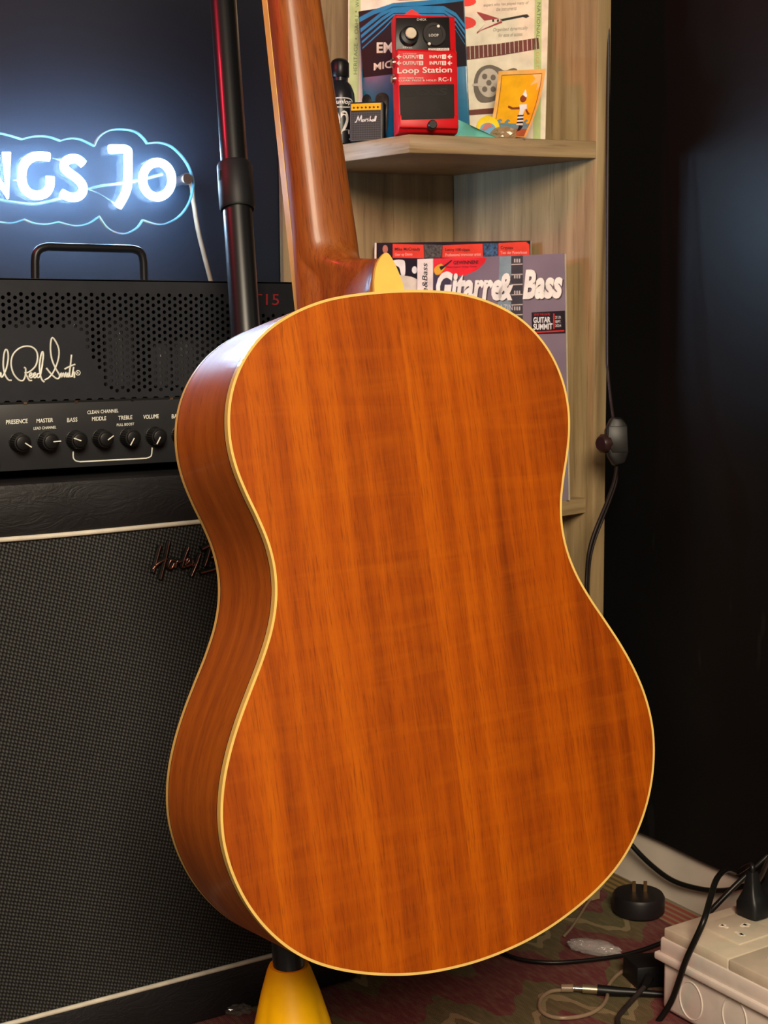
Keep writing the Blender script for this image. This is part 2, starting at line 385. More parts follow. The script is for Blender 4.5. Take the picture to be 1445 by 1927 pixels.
# neck (with heel) --------------------------------------------------------
def hwn(d): return .0284 - .027 * d if d > 0 else .0284
NL = .356
def neck_geo():
    V = []; F = []; n = 45; yt = .1010
    ds = [-.004, 0, .003, .006, .010, .014, .018, .021, .024] + list(np.arange(.0255, .0900, .0009)) + [.094, .102, .116] + list(np.linspace(.135, NL, 14))
    yend = .0062
    def half_w(d, y):                             # half width of the neck and heel at distance d from the body, depth y
        w = hwn(max(d, 0)) - .0003; th = .0248 - .002 * max(d, 0) / NL; q = (yt - y) / th
        xn = w * (1 - q ** 3) ** .36 if q < 1 else -(q - 1) * th
        t = min(1, max(0, (y - yend) / (.096 - yend)))
        wx = .0128 + .0125 * t ** 1.3; ln = .0272 + .004 * t + .022 * t ** 3 + .030 * t ** 9; p = 1.75 + .7 * t
        a = max(d, 0) / ln
        xh = wx * (1 - a) ** (1 / p) if a < 1 else -(d - ln)
        k = .016 * t; m = max(xn, xh)
        if k > 1e-6: h = max(k - abs(xn - xh), 0) / k; m += h * h * k * .25
        return max(m, 0), (1 - t) ** 2
    for d in ds:
        ys = np.linspace(yt, yend, 900); xs = [half_w(d, y)[0] for y in ys]
        last = max(i for i, x in enumerate(xs) if x > 1e-5); yb = ys[last]
        R_ = []
        for k in range(n):
            s_ = k / (n - 1); y = yt + (yb - yt) * (1 - (1 - s_) ** 1.6); x, sh_ = half_w(d, y)
            if k == n - 1: x = x if (yb - yend) < .0008 else 0
            R_.append((x, y, -.0045 * sh_))
        V += [g(-x + o_, y, LB + d) for x, y, o_ in R_] + [g(x + o_, y, LB + d) for x, y, o_ in R_[::-1]]
    m = 2 * n
    A = np.array(V).reshape(len(ds), m, 3)
    rows = [i for i, d in enumerate(ds) if .0262 < d < .12 and i + 1 < len(ds)]
    for _ in range(160): A[rows] = .5 * A[rows] + .25 * (A[[r - 1 for r in rows]] + A[[r + 1 for r in rows]])
    cw = np.array([min(1.0, max(0.0, (abs(k - (m - 1) / 2) - 5) / 14)) for k in range(m)])[None, :, None]
    rows = [i for i, d in enumerate(ds) if .002 < d < .12 and i + 1 < len(ds)]
    for _ in range(90): A[rows] += cw * (.25 * (A[[r - 1 for r in rows]] + A[[r + 1 for r in rows]]) - .5 * A[rows])
    V = list(A.reshape(-1, 3))
    for j_ in range(len(ds) - 1):
        for k in range(m): F.append((j_ * m + k, j_ * m + (k + 1) % m, (j_ + 1) * m + (k + 1) % m, (j_ + 1) * m + k))
    F.append(tuple(range(m))); F.append(tuple(range((len(ds) - 1) * m, len(ds) * m)))
    return V, F
mk('neck', neck_geo(), mah_neck, G, smooth=50)
capP = Plane(g(0, .0062, LB), -ey)
cap_px = [(701.5, 551), (701.0, 532), (702.5, 514), (706, 499), (712, 487), (718, 479.5), (722.5, 477), (728, 479), (735, 489), (743, 505), (750, 522), (755, 536), (757.5, 549)]
mk('heel_cap', prism([capP.at(p, .0028) for p in crom(cap_px, 3)], ey * .003), plain('cream_heel_cap', (224, 186, 90), .35, var=.03), G, smooth=30)
def slab(x0f, y0, y1, d0, d1, rows=2):
    V = []; F = []
    for j in range(rows + 1):
        d = d0 + (d1 - d0) * j / rows; w = x0f(d)
        V += [g(-w, y0, LB + d), g(w, y0, LB + d), g(w, y1, LB + d), g(-w, y1, LB + d)]
    for j in range(rows):
        for k in range(4): F.append((j * 4 + k, j * 4 + (k + 1) % 4, (j + 1) * 4 + (k + 1) % 4, (j + 1) * 4 + k))
    F += [(0, 1, 2, 3), (rows * 4, rows * 4 + 1, rows * 4 + 2, rows * 4 + 3)]
    return V, F
rosewood = wood('rosewood', [(.3, (40, 22, 14)), (.7, (66, 38, 24))], 80, 80, 3, 4, rough=.5)
fb = mk('fretboard', slab(lambda d: hwn(max(d, 0)) - .0018, .1025, .1100, -.10, NL), rosewood, G)
for sgn in (-1, 1):
    V = []; F = []
    for j, d in enumerate((-.10, 0, NL)):
        w = hwn(max(d, 0)); V += [g(sgn * (w - .0018), .1015, LB + d), g(sgn * w, .1015, LB + d), g(sgn * w, .1101, LB + d), g(sgn * (w - .0018), .1101, LB + d)]
    for j in range(2):
        for k in range(4): F.append((j * 4 + k, j * 4 + (k + 1) % 4, j * 4 + 4 + (k + 1) % 4, j * 4 + 4 + k))
    F += [(0, 1, 2, 3), (8, 9, 10, 11)]
    mk('fretboard_binding', (V, F), bind_m, fb)
mk('nut', slab(lambda d: .0215, .102, .1135, NL, NL + .006), cream_paper, G)
hs = mk('headstock', slab(lambda d: .022 + .014 * min(1, (d - NL - .006) / .05), .088, .103, NL + .006, NL + .19, 8), mah_neck, G)
for sgn in (-1, 1):
    for k in range(3):
        d = NL + .055 + .042 * k
        mk('tuner_button', join(tube([g(sgn * .034, .092, LB + d), g(sgn * .046, .092, LB + d)], .003, 8), lathe([(.003, 0), (.008, .003), (.008, .011), (.004, .014)], g(sgn * .045, .092, LB + d), gu * sgn, 12)), chrome, hs, smooth=40)

# ------------------------------------------------------------------ guitar stand
PB = atd((542.5, 1800), 1.18); PT = atd((420, 0), 1.33); pd = (PT - PB) / np.linalg.norm(PT - PB)
base0 = PB - pd * .175 / pd[2]
ST = root('guitar_stand', (base0[0], base0[1], 0), 'black tubular guitar stand with a yellow ribbed hub below the guitar', 'guitar stand')
def up(z): return PB + pd * (z - PB[2]) / pd[2]
black_tube = plain('black_powder_coat', (13, 14, 18), .34, var=.03, coat=.2, spec=.6)
zc = [on((438, y), 'Y', 1.2)[2] for y in (395, 307)]
def zpix(y):                                    # height on the pole axis seen at image row y
    lo, hi = .05, 1.2
    for _ in range(40):
        m = (lo + hi) / 2; c = CM.T @ (up(m) - CAMP)
        if c[1] / c[2] * FPX + CY > y: lo = m
        else: hi = m
    return lo
z1, z2 = zpix(395), zpix(309)
mk('lower_tube', tube([up(.125), up(z1 + .02)], .0134, 28), black_tube, ST, smooth=40)
mk('upper_tube', tube([up(z2 - .02), up(1.13)], .0124, 28), black_tube, ST, smooth=40)
col = mk('height_collar', tube([up(z1), up(z1 + .002), up(z2 - .002), up(z2)], [.0152, .0163, .0163, .0152], 28), plain('grey_black_nylon', (26, 27, 31), .5), ST, smooth=40)
mk('collar_slot', obox(up(z2 - .016) + np.array([-.0166, -.002, 0]), (.002, 0, 0), (0, .003, 0), (0, 0, .009)), black_matte, col)
# hub: three-lobed trunk
hub0 = up(zpix(1815)); hb = []
V = []; F = []; n = 48; prof = [(.0165, 0), (.0185, -.004), (.0245, -.022), (.0305, -.045), (.0345, -.068), (.036, -.085), (.030, -.102), (.018, -.110)]
az0 = math.atan2(-FWD[1], -FWD[0]) + .20
for r, h in prof:
    for k in range(n):
        th = 2 * math.pi * k / n
        lob = 1 + (.10 * (-h / .085)) * (abs(math.cos(1.5 * (th - az0))) ** .7 - .6) * 3.0
        V.append(up(hub0[2] + h) + r * lob * np.array([math.cos(th), math.sin(th), 0]))
for i in range(len(prof) - 1):
    for k in range(n): F.append((i * n + k, i * n + (k + 1) % n, (i + 1) * n + (k + 1) % n, (i + 1) * n + k))
F += [tuple(range(n)), tuple(range((len(prof) - 1) * n, len(prof) * n))]
mk('hub', (V, F), plain('yellow_plastic', (250, 188, 4), .45, var=.03, spec=.2), ST, smooth=45)
for k in range(3):
    th = az0 + 2 * math.pi / 3 * k + .15
    dv = np.array([math.cos(th), math.sin(th), 0]); c = up(hub0[2] - .085)
    foot = np.array([c[0], c[1], .012]) + dv * .25
    lg = mk('leg', tube([c + dv * .015, foot], .0105, 16), black_tube, ST, smooth=40)
    mk('rubber_foot', tube([foot - dv * .03 + np.array([0, 0, .001]), foot + dv * .006], .0118, 14), black_matte, lg, smooth=40)
yk = up(1.10); nk = g(0, .0925, LB + NL - .004)
nkc = np.array([nk[0], nk[1], yk[2]])
mk('yoke_arm', tube(crom([yk, yk * .5 + (nkc + ey * .06) * .5, nkc + ey * .055], 6), .009, 12), black_tube, ST, smooth=40)
yo = mk('yoke', tube(crom([nkc + gu * s * .036 + ey * f for s, f in ((-1, -.045), (-1, 0), (-.75, .03), (0, .05), (.75, .03), (1, 0), (1, -.045))], 5), .008, 12), plain('black_foam', (24, 24, 24), .9), ST, smooth=40)

# ------------------------------------------------------------------ speaker cabinet
YC = 1.255; PC = PY(YC)
CB = root('speaker_cabinet', (.38, 1.39, 0), 'black speaker cabinet with woven grille and white piping under the amplifier head', 'speaker')
def m_tolex():
    m, t, N, L, B = nt('black_tolex'); v = coords(N, L, (1, 1, 1))
    L.new(ramp(N, L, noise(N, L, v, 20, 4), [(.3, (18, 18, 21)), (.7, (25, 25, 28))]), B.inputs['Base Color']); B.inputs['Roughness'].default_value = .5
    a = noise(N, L, coords(N, L, (16, 16, 42), (0, .5, 0)), 1, 3, .5, 2.2); r = maths(N, L, 'PINGPONG', a, .09)
    h = maths(N, L, 'ADD', r, maths(N, L, 'MULTIPLY', noise(N, L, v, 900, 2), .04)); bump(N, L, h, .35, .006, B); return m
tolex = m_tolex()
x0, x1, zt = .03, .727, .5585
zg0, zg1 = .0515, .5098
mk('case', box(x0, x1, YC + .012, 1.53, .006, zt), tolex, CB, bevel=.006)
fr = mk('front_frame', join(box(x0, x1, YC, YC + .02, zg1, zt), box(x0, x1, YC, YC + .02, .0006, zg0), box(x0, x0 + .05, YC, YC + .02, zg0, zg1), box(x1 - .05, x1, YC, YC + .02, zg0, zg1)), tolex, CB, bevel=.004)
def m_grille():
    m, t, N, L, B = nt('basket_weave_cloth'); k = 2 * math.pi / .0046
    tc = N.new('ShaderNodeTexCoord'); mp = N.new('ShaderNodeMapping'); mp.inputs['Rotation'].default_value = (0, math.radians(28), 0); L.new(tc.outputs['Object'], mp.inputs[0])
    sp = N.new('ShaderNodeSeparateXYZ'); L.new(mp.outputs[0], sp.inputs[0])
    a = maths(N, L, 'SINE', maths(N, L, 'MULTIPLY', sp.outputs[0], k)); b = maths(N, L, 'SINE', maths(N, L, 'MULTIPLY', sp.outputs[2], k * .9))
    w = maths(N, L, 'MULTIPLY', a, b); w2 = maths(N, L, 'ADD', maths(N, L, 'MULTIPLY', w, .5), .5)
    jit = noise(N, L, coords(N, L, (1, 1, 1)), 420, 2); w3 = maths(N, L, 'ADD', w2, maths(N, L, 'MULTIPLY', maths(N, L, 'SUBTRACT', jit, .5), .5))
    L.new(ramp(N, L, w3, [(.35, (8, 8, 9)), (.62, (26, 26, 26)), (.9, (66, 66, 64))]), B.inputs['Base Color'])
    B.inputs['Roughness'].default_value = .65; bump(N, L, w3, .6, .0015, B); return m
mk('grille_cloth', box(x0 + .05, x1 - .05, YC + .003, YC + .012, zg0, zg1), m_grille(), CB)
pip = plain('white_piping', (214, 206, 190), .45)
for a, b in (((x0 + .05, zg1), (x1 - .05, zg1)), ((x0 + .05, zg0), (x1 - .05, zg0)), ((x0 + .05, zg0), (x0 + .05, zg1)), ((x1 - .05, zg0), (x1 - .05, zg1))):
    mk('piping', tube([(a[0] + (b[0] - a[0]) * t, YC + .001, a[1] + (b[1] - a[1]) * t + (.0012 * math.sin(t * 9) if a[1] == b[1] == zg1 else 0)) for t in np.linspace(0, 1, 24)], .0024, 10), pip, CB, smooth=60)
# script badge
ck = lambda p: crop(p, 0, 860, .2976)
HB = [[(1012, 560), (990, 640), (966, 728)], [(1068, 532), (1045, 640), (1012, 772)], [(962, 706), (1000, 668), (1052, 642)],
      [(1098, 652), (1076, 652), (1062, 690), (1080, 702), (1098, 668), (1096, 694)], [(1106, 698), (1116, 656), (1128, 662), (1146, 656)],
      [(1190, 568), (1166, 630), (1150, 690), (1164, 694)], [(1164, 680), (1190, 658), (1192, 640), (1176, 650), (1174, 688), (1204, 676)],
      [(1216, 646), (1212, 684), (1232, 676)], [(1262, 612), (1238, 680), (1206, 752)],
      [(1272, 582), (1330, 556), (1392, 556)], [(1330, 560), (1308, 640), (1290, 690)], [(1392, 556), (1410, 590), (1370, 624), (1330, 634), (1390, 640), (1404, 676), (1350, 708), (1264, 732)],
      [(1440, 664), (1464, 640), (1448, 630), (1436, 664), (1450, 684), (1474, 670)], [(1480, 680), (1490, 632), (1508, 630), (1512, 676)], [(1540, 580), (1528, 676), (1544, 674)], [(1520, 624), (1560, 616)], [(1578, 630), (1564, 650), (1576, 674), (1594, 652), (1580, 630)], [(1606, 670), (1612, 624), (1630, 622), (1634, 664)]]
bd = mk('badge_backing', join(*[stroke(ck(s), PC, .0026, -.0006, 4, 6) for s in HB]), black_matte, CB, smooth=60)
mk('badge_script', join(*[stroke(ck(s), PC, .0011, .0020, 4, 8) for s in HB]), plain('rose_chrome', (150, 110, 100), .22, 1), CB, smooth=60, label='metal script logo')

# ------------------------------------------------------------------ amplifier head
YH = 1.285; PH = PY(YH); hx0, hx1, hz0, hzm, hz1, hyb = .305, .766, .5676, .6300, .7430, 1.497
AH = root('amplifier_head', (.535, 1.39, zt), 'small black guitar amplifier head with perforated front, signature logo and top handle', 'amplifier')
steel = plain('black_crinkle_steel', (37, 39, 45), .42, var=.05, bmp=.05, bscale=900)
dark = plain('dark_inside', (10, 10, 11), .8)
mk('chassis', join(box(hx0, hx1, YH + .002, hyb, hz0, hzm - .002), box(hx0, hx1, YH, hyb, hz1 - .0016, hz1), box(hx0, hx0 + .0016, YH, hyb, hzm - .002, hz1 - .0016), box(hx1 - .0016, hx1, YH, hyb, hzm - .002, hz1 - .0016), box(hx0, hx1, hyb - .0016, hyb, hzm - .002, hz1 - .0016)), steel, AH)
for fx in (hx0 + .03, hx1 - .03):
    for fy in (YH + .03, hyb - .03): mk('foot', lathe([(.010, 0), (.011, .004), (.011, hz0 - zt)], (fx, fy, zt), n=14), black_matte, AH, smooth=40)
# perforated sheet: hexagonal cells, holes inside the traced window
def inside(p, poly):
    c = False; n = len(poly); j = n - 1
    for i in range(n):
        if (poly[i][1] > p[1]) != (poly[j][1] > p[1]) and p[0] < (poly[j][0] - poly[i][0]) * (p[1] - poly[i][1]) / (poly[j][1] - poly[i][1]) + poly[i][0]: c = not c
        j = i
    return c
win_px = [(-120, 545), (415, 551), (436, 575), (440, 592), (470, 594), (520, 590), (600, 588), (640, 600), (640, 728), (330, 733), (207, 737), (180, 690), (152, 622), (148, 614), (-120, 618)]
win = [tuple(PH.at(p)[[0, 2]]) for p in win_px]
def perf():
    pz = .00645; R = pz / math.sqrt(3); px_ = R * 1.5; V = []; F = []; th = .0012; hr = .00188
    ci = 0; x = hx0 + .002
    while x < hx1:
        z = hzm + .002 + (pz / 2 if ci % 2 else 0)
        while z < hz1 + pz:
            hole = inside((x, z), win)
            hexv = [(x + R * math.cos(math.pi / 3 * k), z + R * math.sin(math.pi / 3 * k)) for k in range(6)]
            cl = lambda p: (min(max(p[0], hx0), hx1), min(max(p[1], hzm), hz1 - .0004))
            b = len(V)
            if hole:
                ob = []
                for k in range(6): ob += [hexv[k], ((hexv[k][0] + hexv[(k + 1) % 6][0]) / 2, (hexv[k][1] + hexv[(k + 1) % 6][1]) / 2)]
                inn = [(x + hr * math.cos(math.pi / 6 * k), z + hr * math.sin(math.pi / 6 * k)) for k in range(12)]
                V += [(p[0], YH, p[1]) for p in ob] + [(p[0], YH, p[1]) for p in inn] + [(p[0], YH + th, p[1]) for p in inn]
                for k in range(12):
                    q = (k + 1) % 12; F += [(b + k, b + q, b + 12 + q, b + 12 + k), (b + 12 + k, b + 12 + q, b + 24 + q, b + 24 + k)]
            else:
                V += [(cl(p)[0], YH, cl(p)[1]) for p in hexv]; F.append(tuple(b + k for k in range(6)))
            z += pz
        x += px_; ci += 1
    return V, F
mk('perforated_front', perf(), steel, AH, fixn=False, smooth=30, label='perforated black steel front sheet')
# valves and transformer seen through the holes
glass = clear('valve_glass', (190, 190, 195), .04, .22, .8)
for (px, pyt, pyb, r, yy) in ((138, 578, 700, .0150, 1.375), (222, 592, 706, .0150, 1.375), (302, 645, 722, .0105, 1.345), (345, 640, 724, .0105, 1.345), (40, 590, 706, .0150, 1.375)):
    a = on((px, pyt), 'Y', yy); hgt = a[2] - hzm
    vt = mk('valve', lathe([(r, 0), (r, hgt - r * .9), (r * .85, hgt - r * .4), (r * .5, hgt - r * .1), (r * .1, hgt)], (a[0], yy, hzm), n=20), glass, AH, smooth=50)
    mk('valve_plate', lathe([(r * .55, 0), (r * .55, hgt - r * 1.5)], (a[0], yy, hzm), n=8), plain('grey_anode', (72, 70, 68), .45, .6), vt)
    mk('valve_base', lathe([(r * 1.15, -.002), (r * 1.15, .010)], (a[0], yy, hzm), n=16), black_plastic, vt, smooth=40)
tp = on((390, 636), 'Y', 1.37)
mk('transformer', box(tp[0] - .034, tp[0] + .06, 1.372, 1.46, hzm - .002, tp[2]), plain('grey_steel_cover', (70, 70, 70), .4, .5), AH, bevel=.003)
# logo plate print
cs = lambda p: crop(p, 0, 560, .2284)
SIG = [[(-22, 600), (-18, 650), (-4, 652), (6, 618), (8, 652), (22, 650), (50, 590), (66, 510), (64, 450), (47, 428), (32, 470), (26, 560), (40, 634), (68, 678), (94, 682)],
       [(196, 576), (210, 586), (210, 630), (200, 668), (184, 686), (150, 676), (110, 626), (91, 552), (102, 480), (142, 430), (196, 404), (256, 406), (298, 440), (309, 496), (294, 560), (256, 602), (222, 620), (206, 618), (222, 650), (240, 682), (262, 684)],
       [(236, 654), (258, 640), (260, 624), (246, 628), (242, 650), (254, 662), (274, 650), (290, 636), (290, 622), (278, 628), (274, 650), (288, 662), (304, 648)],
       [(326, 626), (310, 630), (304, 652), (318, 660), (332, 640), (346, 560), (356, 480), (350, 446), (336, 480), (324, 570), (332, 640), (346, 680), (364, 696)],
       [(366, 680), (402, 660), (440, 612), (474, 530), (486, 450), (470, 386), (430, 330), (415, 400), (424, 500), (456, 582), (490, 640), (480, 668), (458, 664), (420, 630), (380, 580)],
       [(490, 662), (504, 622), (508, 656), (520, 622), (530, 656), (542, 618), (548, 656), (560, 622), (560, 656), (572, 640)], [(588, 470), (582, 540), (572, 620), (578, 656)], [(530, 590), (570, 570), (618, 550)], [(606, 572), (592, 656), (602, 620), (611, 618), (612, 662)]]
pwhite = plain('cream_print', (232, 232, 222), .5)
mk('signature_logo', join(*[stroke(cs(s), PH, .0009, .0003, 4, 6) for s in SIG], stroke([(cs([(642 + 18 * math.cos(t), 620 + 19 * math.sin(t))])[0]) for t in np.linspace(0, 2 * math.pi, 16)[:-1]], PH, .0004, .0003, 1, 5, True), ptext('R', (*[0 + v * .2284 for v in (635, 650)], 560 + 629 * .2284, 560 + 611 * .2284), PH)), pwhite, AH, smooth=60, label='white handwritten signature logo')
mk('model_lettering', ptext('MT15', (449, 524.6, 573.5, 552.5), PH, .0004, .01), plain('dull_red_print', (170, 44, 52), .5), AH)
# control panel
YP = YH - .002; PP = PY(YP)
cp = mk('control_panel', box(hx0, hx1, YP, YH + .004, hz0, hzm - .0012), plain('charcoal_panel', (39, 40, 43), .36, var=.04), AH, bevel=.0008)
mk('seam_strip', box(hx0, hx1, YH - .0006, YH + .004, hzm - .0014, hzm + .0006), dark, AH)
for px in (47, 143, 248, 322): 
    a = on((px, 757 - px * .032), 'Y', YP)
    mk('panel_screw', box(a[0] - .0016, a[0] + .0016, YP - .0008, YP + .001, hzm - .0016, hzm + .0004), chrome, AH)
cc = lambda p: crop(p, 0, 740, .2353)
def lab(s, x0_, x1_, yb, yt, sl=-.062):
    a = cc([(x0_, yb), (x1_, yb), (x0_, yt)])
    mk('lettering', ptext(s, (a[0][0], a[1][0], a[0][1], a[2][1]), PP, .0003, sl, bold=.01), pwhite, AH)
for a in (('PRESENCE', 47, 221, 249, 214), ('MASTER', 292, 424, 238, 205), ('LEAD CHANNEL', 268, 450, 293, 271), ('BASS', 536, 618, 232, 198), ('CLEAN CHANNEL', 697, 946, 168, 139), ('MIDDLE', 735, 848, 222, 190), ('TREBLE', 945, 1057, 214, 182), ('PULL BOOST', 933, 1072, 264, 243), ('VOLUME', 1145, 1268, 207, 174), ('BASS', 1372, 1450, 202, 168)): lab(*a)
mk('bracket_line', join(stroke(cc([(585, 466), (585, 510), (592, 528), (608, 542), (636, 548)]), PP, .0007, .0002, 3), stroke(cc([(636, 548), (1170, 520)]), PP, .0007, .0002), stroke(cc([(1170, 520), (1195, 512), (1211, 494), (1216, 434)]), PP, .0007, .0002, 3)), pwhite, AH, smooth=60)
KL = .0165; PK = PY(YP - KL)
knob_m = plain('black_knob', (16, 16, 17), .42)
caps = [(190, 394), (415, 388), (645, 382), (855, 372), (1074, 358), (1284, 350)]
ptr = [((200, 398), (252, 432)), ((426, 388), (487, 383)), ((648, 380), (590, 360)), ((862, 375), (908, 340)), ((1073, 360), (1043, 417)), ((1282, 350), (1253, 407))]
kx = [PK.at(c) for c in cc(caps)]; dxk = (kx[-1][0] - kx[0][0]) / 5; zk = sum(k[2] for k in kx) / 6
def knob(x, z, a=None, b=None):
    o = np.array([x, YP, z])
    k = mk('knob', lathe([(.0092, 0), (.0092, .0012), (.0088, .0014), (.0080, KL - .0024), (.0068, KL - .0022), (.0064, KL - .0004), (.0054, KL)], o, (0, -1, 0), 48, flute=-.05), knob_m, AH, smooth=25)
    q0 = np.array([x, YP - KL - .0003, z]) if a is None else np.array(a); q1 = q0 + np.array([.004, 0, .003]) if b is None else np.array(b)
    mk('pointer', tube([q0, q1], .0006, 6), pwhite, k, smooth=60)
for c, (a, b) in zip(kx, ptr): knob(c[0], zk, PK.at(cc([a])[0], .0003), PK.at(cc([b])[0], .0003))
for k in range(1, 5): knob(kx[-1][0] + dxk * k, zk)
mk('toggle_switch', join(lathe([(.006, 0), (.006, .003)], (kx[0][0] - dxk * .98, YP, zk - .012), (0, -1, 0), 12), lathe([(.0022, 0), (.003, .012)], (kx[0][0] - dxk * .98, YP, zk - .012), (.2, -1, -.3), 8)), black_plastic, AH, smooth=40)
# handle
PHn = PY(1.39)
hp = [PHn.at(p) for p in [(66, 524), (66, 492), (68, 478), (75, 469), (88, 465), (170, 466), (248, 468.5), (260, 472), (267, 480), (270, 494), (271, 527)]]
for q in (hp[0], hp[-1]): q[2] = hz1 - .001
zt2 = sum(h[2] for h in hp[4:7]) / 3
for h in hp[4:7]: h[2] = zt2
hd = mk('handle', tube(crom([hp[0], hp[1]], 1) + crom(hp[1:5], 4)[1:] + [hp[5]] + crom(hp[6:10], 4) + [hp[10]], .0042, 14), plain('black_rubber_handle', (20, 21, 24), .35), AH, smooth=50)
for q in (hp[0], hp[-1]): mk('handle_bracket', box(q[0] - .012, q[0] + .012, q[1] - .006, q[1] + .006, hz1 - .0005, hz1 + .0028), plain('bright_bracket', (170, 176, 180), .3, .8), hd, bevel=.0008)

# ------------------------------------------------------------------ neon sign
YN = 1.535; PN = PY(YN); PNs = PY(YN - .009)
cn = lambda p: crop(p, 0, 200, .2907)
c0 = PN.at((150, 330))
NS = root('neon_sign', (c0[0], 1.58, PN.at((150, 435))[2]), 'white neon letter sign on a clear scalloped acrylic backing on the wall', 'neon sign')
tube_m = emit('neon_white', (180, 218, 255), 72.0)
LET = {'I': [[(-215, 300), (-212, 572)]], 'N': [[(-128, 572), (-122, 300), (-40, 440), (48, 572), (42, 300)]],
       'G': [[(318, 328), (262, 322), (205, 332), (160, 372), (142, 440), (150, 512), (190, 562), (246, 576), (296, 560), (322, 516), (324, 456)]],
       'S': [[(540, 374), (505, 344), (462, 340), (424, 360), (418, 398), (450, 432), (500, 468), (534, 512), (534, 556), (500, 586), (448, 586), (398, 562)]],
       'J': [[(708, 278), (790, 276), (824, 286), (830, 318), (828, 440), (822, 530), (796, 596), (764, 648)]],
       'O': [[(1018 + 94 * math.sin(t), 475 - 112 * math.cos(t)) for t in np.linspace(0, 2 * math.pi, 17)[:-1]]]}
for ch in 'INGSJO':
    for s in LET[ch]:
        P = [PNs.at(p) for p in cn(s)]
        if ch == 'N': P = [P[0], P[1], P[3], P[4]]; P2 = P
        else: P2 = crom(P, 6, ch == 'O')
        mk('letter_tube', tube(P2, .0046, 12, ch == 'O'), tube_m, NS, smooth=50, label='glowing letter ' + ch)
lob = [[(-140, 214), (-70, 178), (20, 184), (140, 218)], [(140, 218), (220, 200), (310, 202), (390, 228)], [(390, 228), (450, 213), (520, 220), (610, 262)], [(610, 262), (640, 205), (700, 164), (780, 153), (870, 168), (920, 206), (950, 245)],
       [(950, 245), (1030, 240), (1110, 268), (1190, 348), (1235, 440), (1246, 520), (1220, 622), (1160, 706), (1080, 752), (1010, 760), (920, 733)], [(920, 733), (880, 786), (810, 820), (745, 812), (690, 778), (640, 708)], [(640, 708), (570, 754), (480, 770), (375, 745)],
       [(375, 745), (290, 760), (215, 752), (155, 728)], [(155, 728), (70, 752), (-20, 742), (-130, 716)], [(-130, 716), (-240, 722), (-310, 640), (-330, 470), (-310, 290), (-240, 205), (-140, 214)]]
ol = []
for s in lob: ol += [tuple(q) for q in crom(s, 5)[:-1]]
acr = clear('clear_acrylic', (60, 80, 100), .05, .05, .6)
P = [PN.at(p, .0025) for p in cn(ol)]
sh = mk('acrylic_sheet', prism(P, (0, .005, 0)), acr, NS, smooth=30)
edge_m, t_, N_, L_, B_ = nt('acrylic_edge_glow_tint'); f_ = noise(N_, L_, coords(N_, L_, (1, 1, 1)), 40, 2)  # pale cyan rim colour stands in for neon light carried to the edge
L_.new(ramp(N_, L_, f_, [(.3, (96, 150, 172)), (.7, (130, 180, 198))]), B_.inputs['Base Color']); B_.inputs['Roughness'].default_value = .25; B_.inputs['Transmission Weight'].default_value = .35; B_.inputs['Subsurface Weight'].default_value = .4
P = [np.array(p) for p in P]; cen = sum(P) / len(P); V = []; F = []; n = len(P)
nx = np.array([p[[0, 2]] for p in P]); no = offset(nx, .0014)
for Q in (nx, no):
    for y in (YN - .0026, YN + .0026): V += [(q[0], y, q[1]) for q in Q]
for i in range(n):
    j = (i + 1) % n; F += [(i, j, 2 * n + j, 2 * n + i), (2 * n + i, 2 * n + j, 3 * n + j, 3 * n + i), (n + i, n + j, 3 * n + j, 3 * n + i), (i, j, n + j, n + i)]
mk('sheet_edge_glow', (V, F), edge_m, sh, fixn=True)
a = PN.at(cn([(1196, 474)])[0])
mk('standoff', lathe([(.0060, 0), (.0066, .001), (.0066, .008), (.0052, .008), (.0052, .045)], (a[0], YN - .008, a[2]), (0, 1, 0), 20), plain('brushed_steel', (160, 140, 135), .35, 1), NS, smooth=40)
wire = clear('clear_wire', (90, 110, 112), .25, .5)
PW = PY(YN + .008)
for s in ([(-200, 590), (-60, 600), (90, 622), (220, 634), (330, 614), (420, 588)], [(575, 536), (660, 514), (780, 500), (900, 480), (1050, 440)], ): mk('wire', tube([PW.at(p) for p in crom(cn(s), 5)], .0018, 8), wire, NS, smooth=60)
for s in ([(335, 338), (395, 352)], [(565, 540), (640, 570), (735, 632)], [(80, 480), (130, 480)]): mk('wire', tube([PN.at(p, .003) for p in crom(cn(s), 4)], .0007, 6), wire, NS, smooth=60)
dn = [PY(1.566).at(p) for p in [(355, 340), (361, 352), (364, 380), (372, 430), (384, 480), (396, 527), (404, 560)]]
mk('supply_wire', tube(crom(dn, 5), .0028, 8), plain('cream_wire', (150, 132, 110), .4), NS, smooth=60)

# ------------------------------------------------------------------ corner shelf unit
oak = [(.25, (116, 96, 66)), (.5, (146, 124, 88)), (.75, (172, 150, 112))]
oak_v = wood('light_oak_upright', oak, 60, 60, 3.2, 4, rough=.5, fig=.3, figc=(128, 106, 72), figsc=(16, 16, 3), pore=(92, 74, 48), porew=.5)
oak_h = wood('light_oak_shelf', oak, 7, 7, 110, 3, rough=.5, pore=(104, 84, 56), porew=.5)
SU = root('corner_shelf', (.95, 1.42, 0), 'light oak open corner shelf unit holding a pedal and magazines', 'shelf')
R0, R1 = np.array([1.070, 1.2854]), np.array([1.0235, 1.512])
mk('side_panel', prism([(R0[0], R0[1], 0), (1.0885, 1.2844, 0), (1.0440, 1.520, 0), (R1[0], R1[1], 0)], (0, 0, 1.45)), oak_v, SU, bevel=.0006, bseg=1)
B0 = np.array([.9676, 1.5205]); bdir = np.array([-.0848, .0189]); bdir /= np.linalg.norm(bdir); bn = np.array([bdir[1], -bdir[0]])
PBk = Plane((B0[0], B0[1], 0), (bn[0], bn[1], 0))
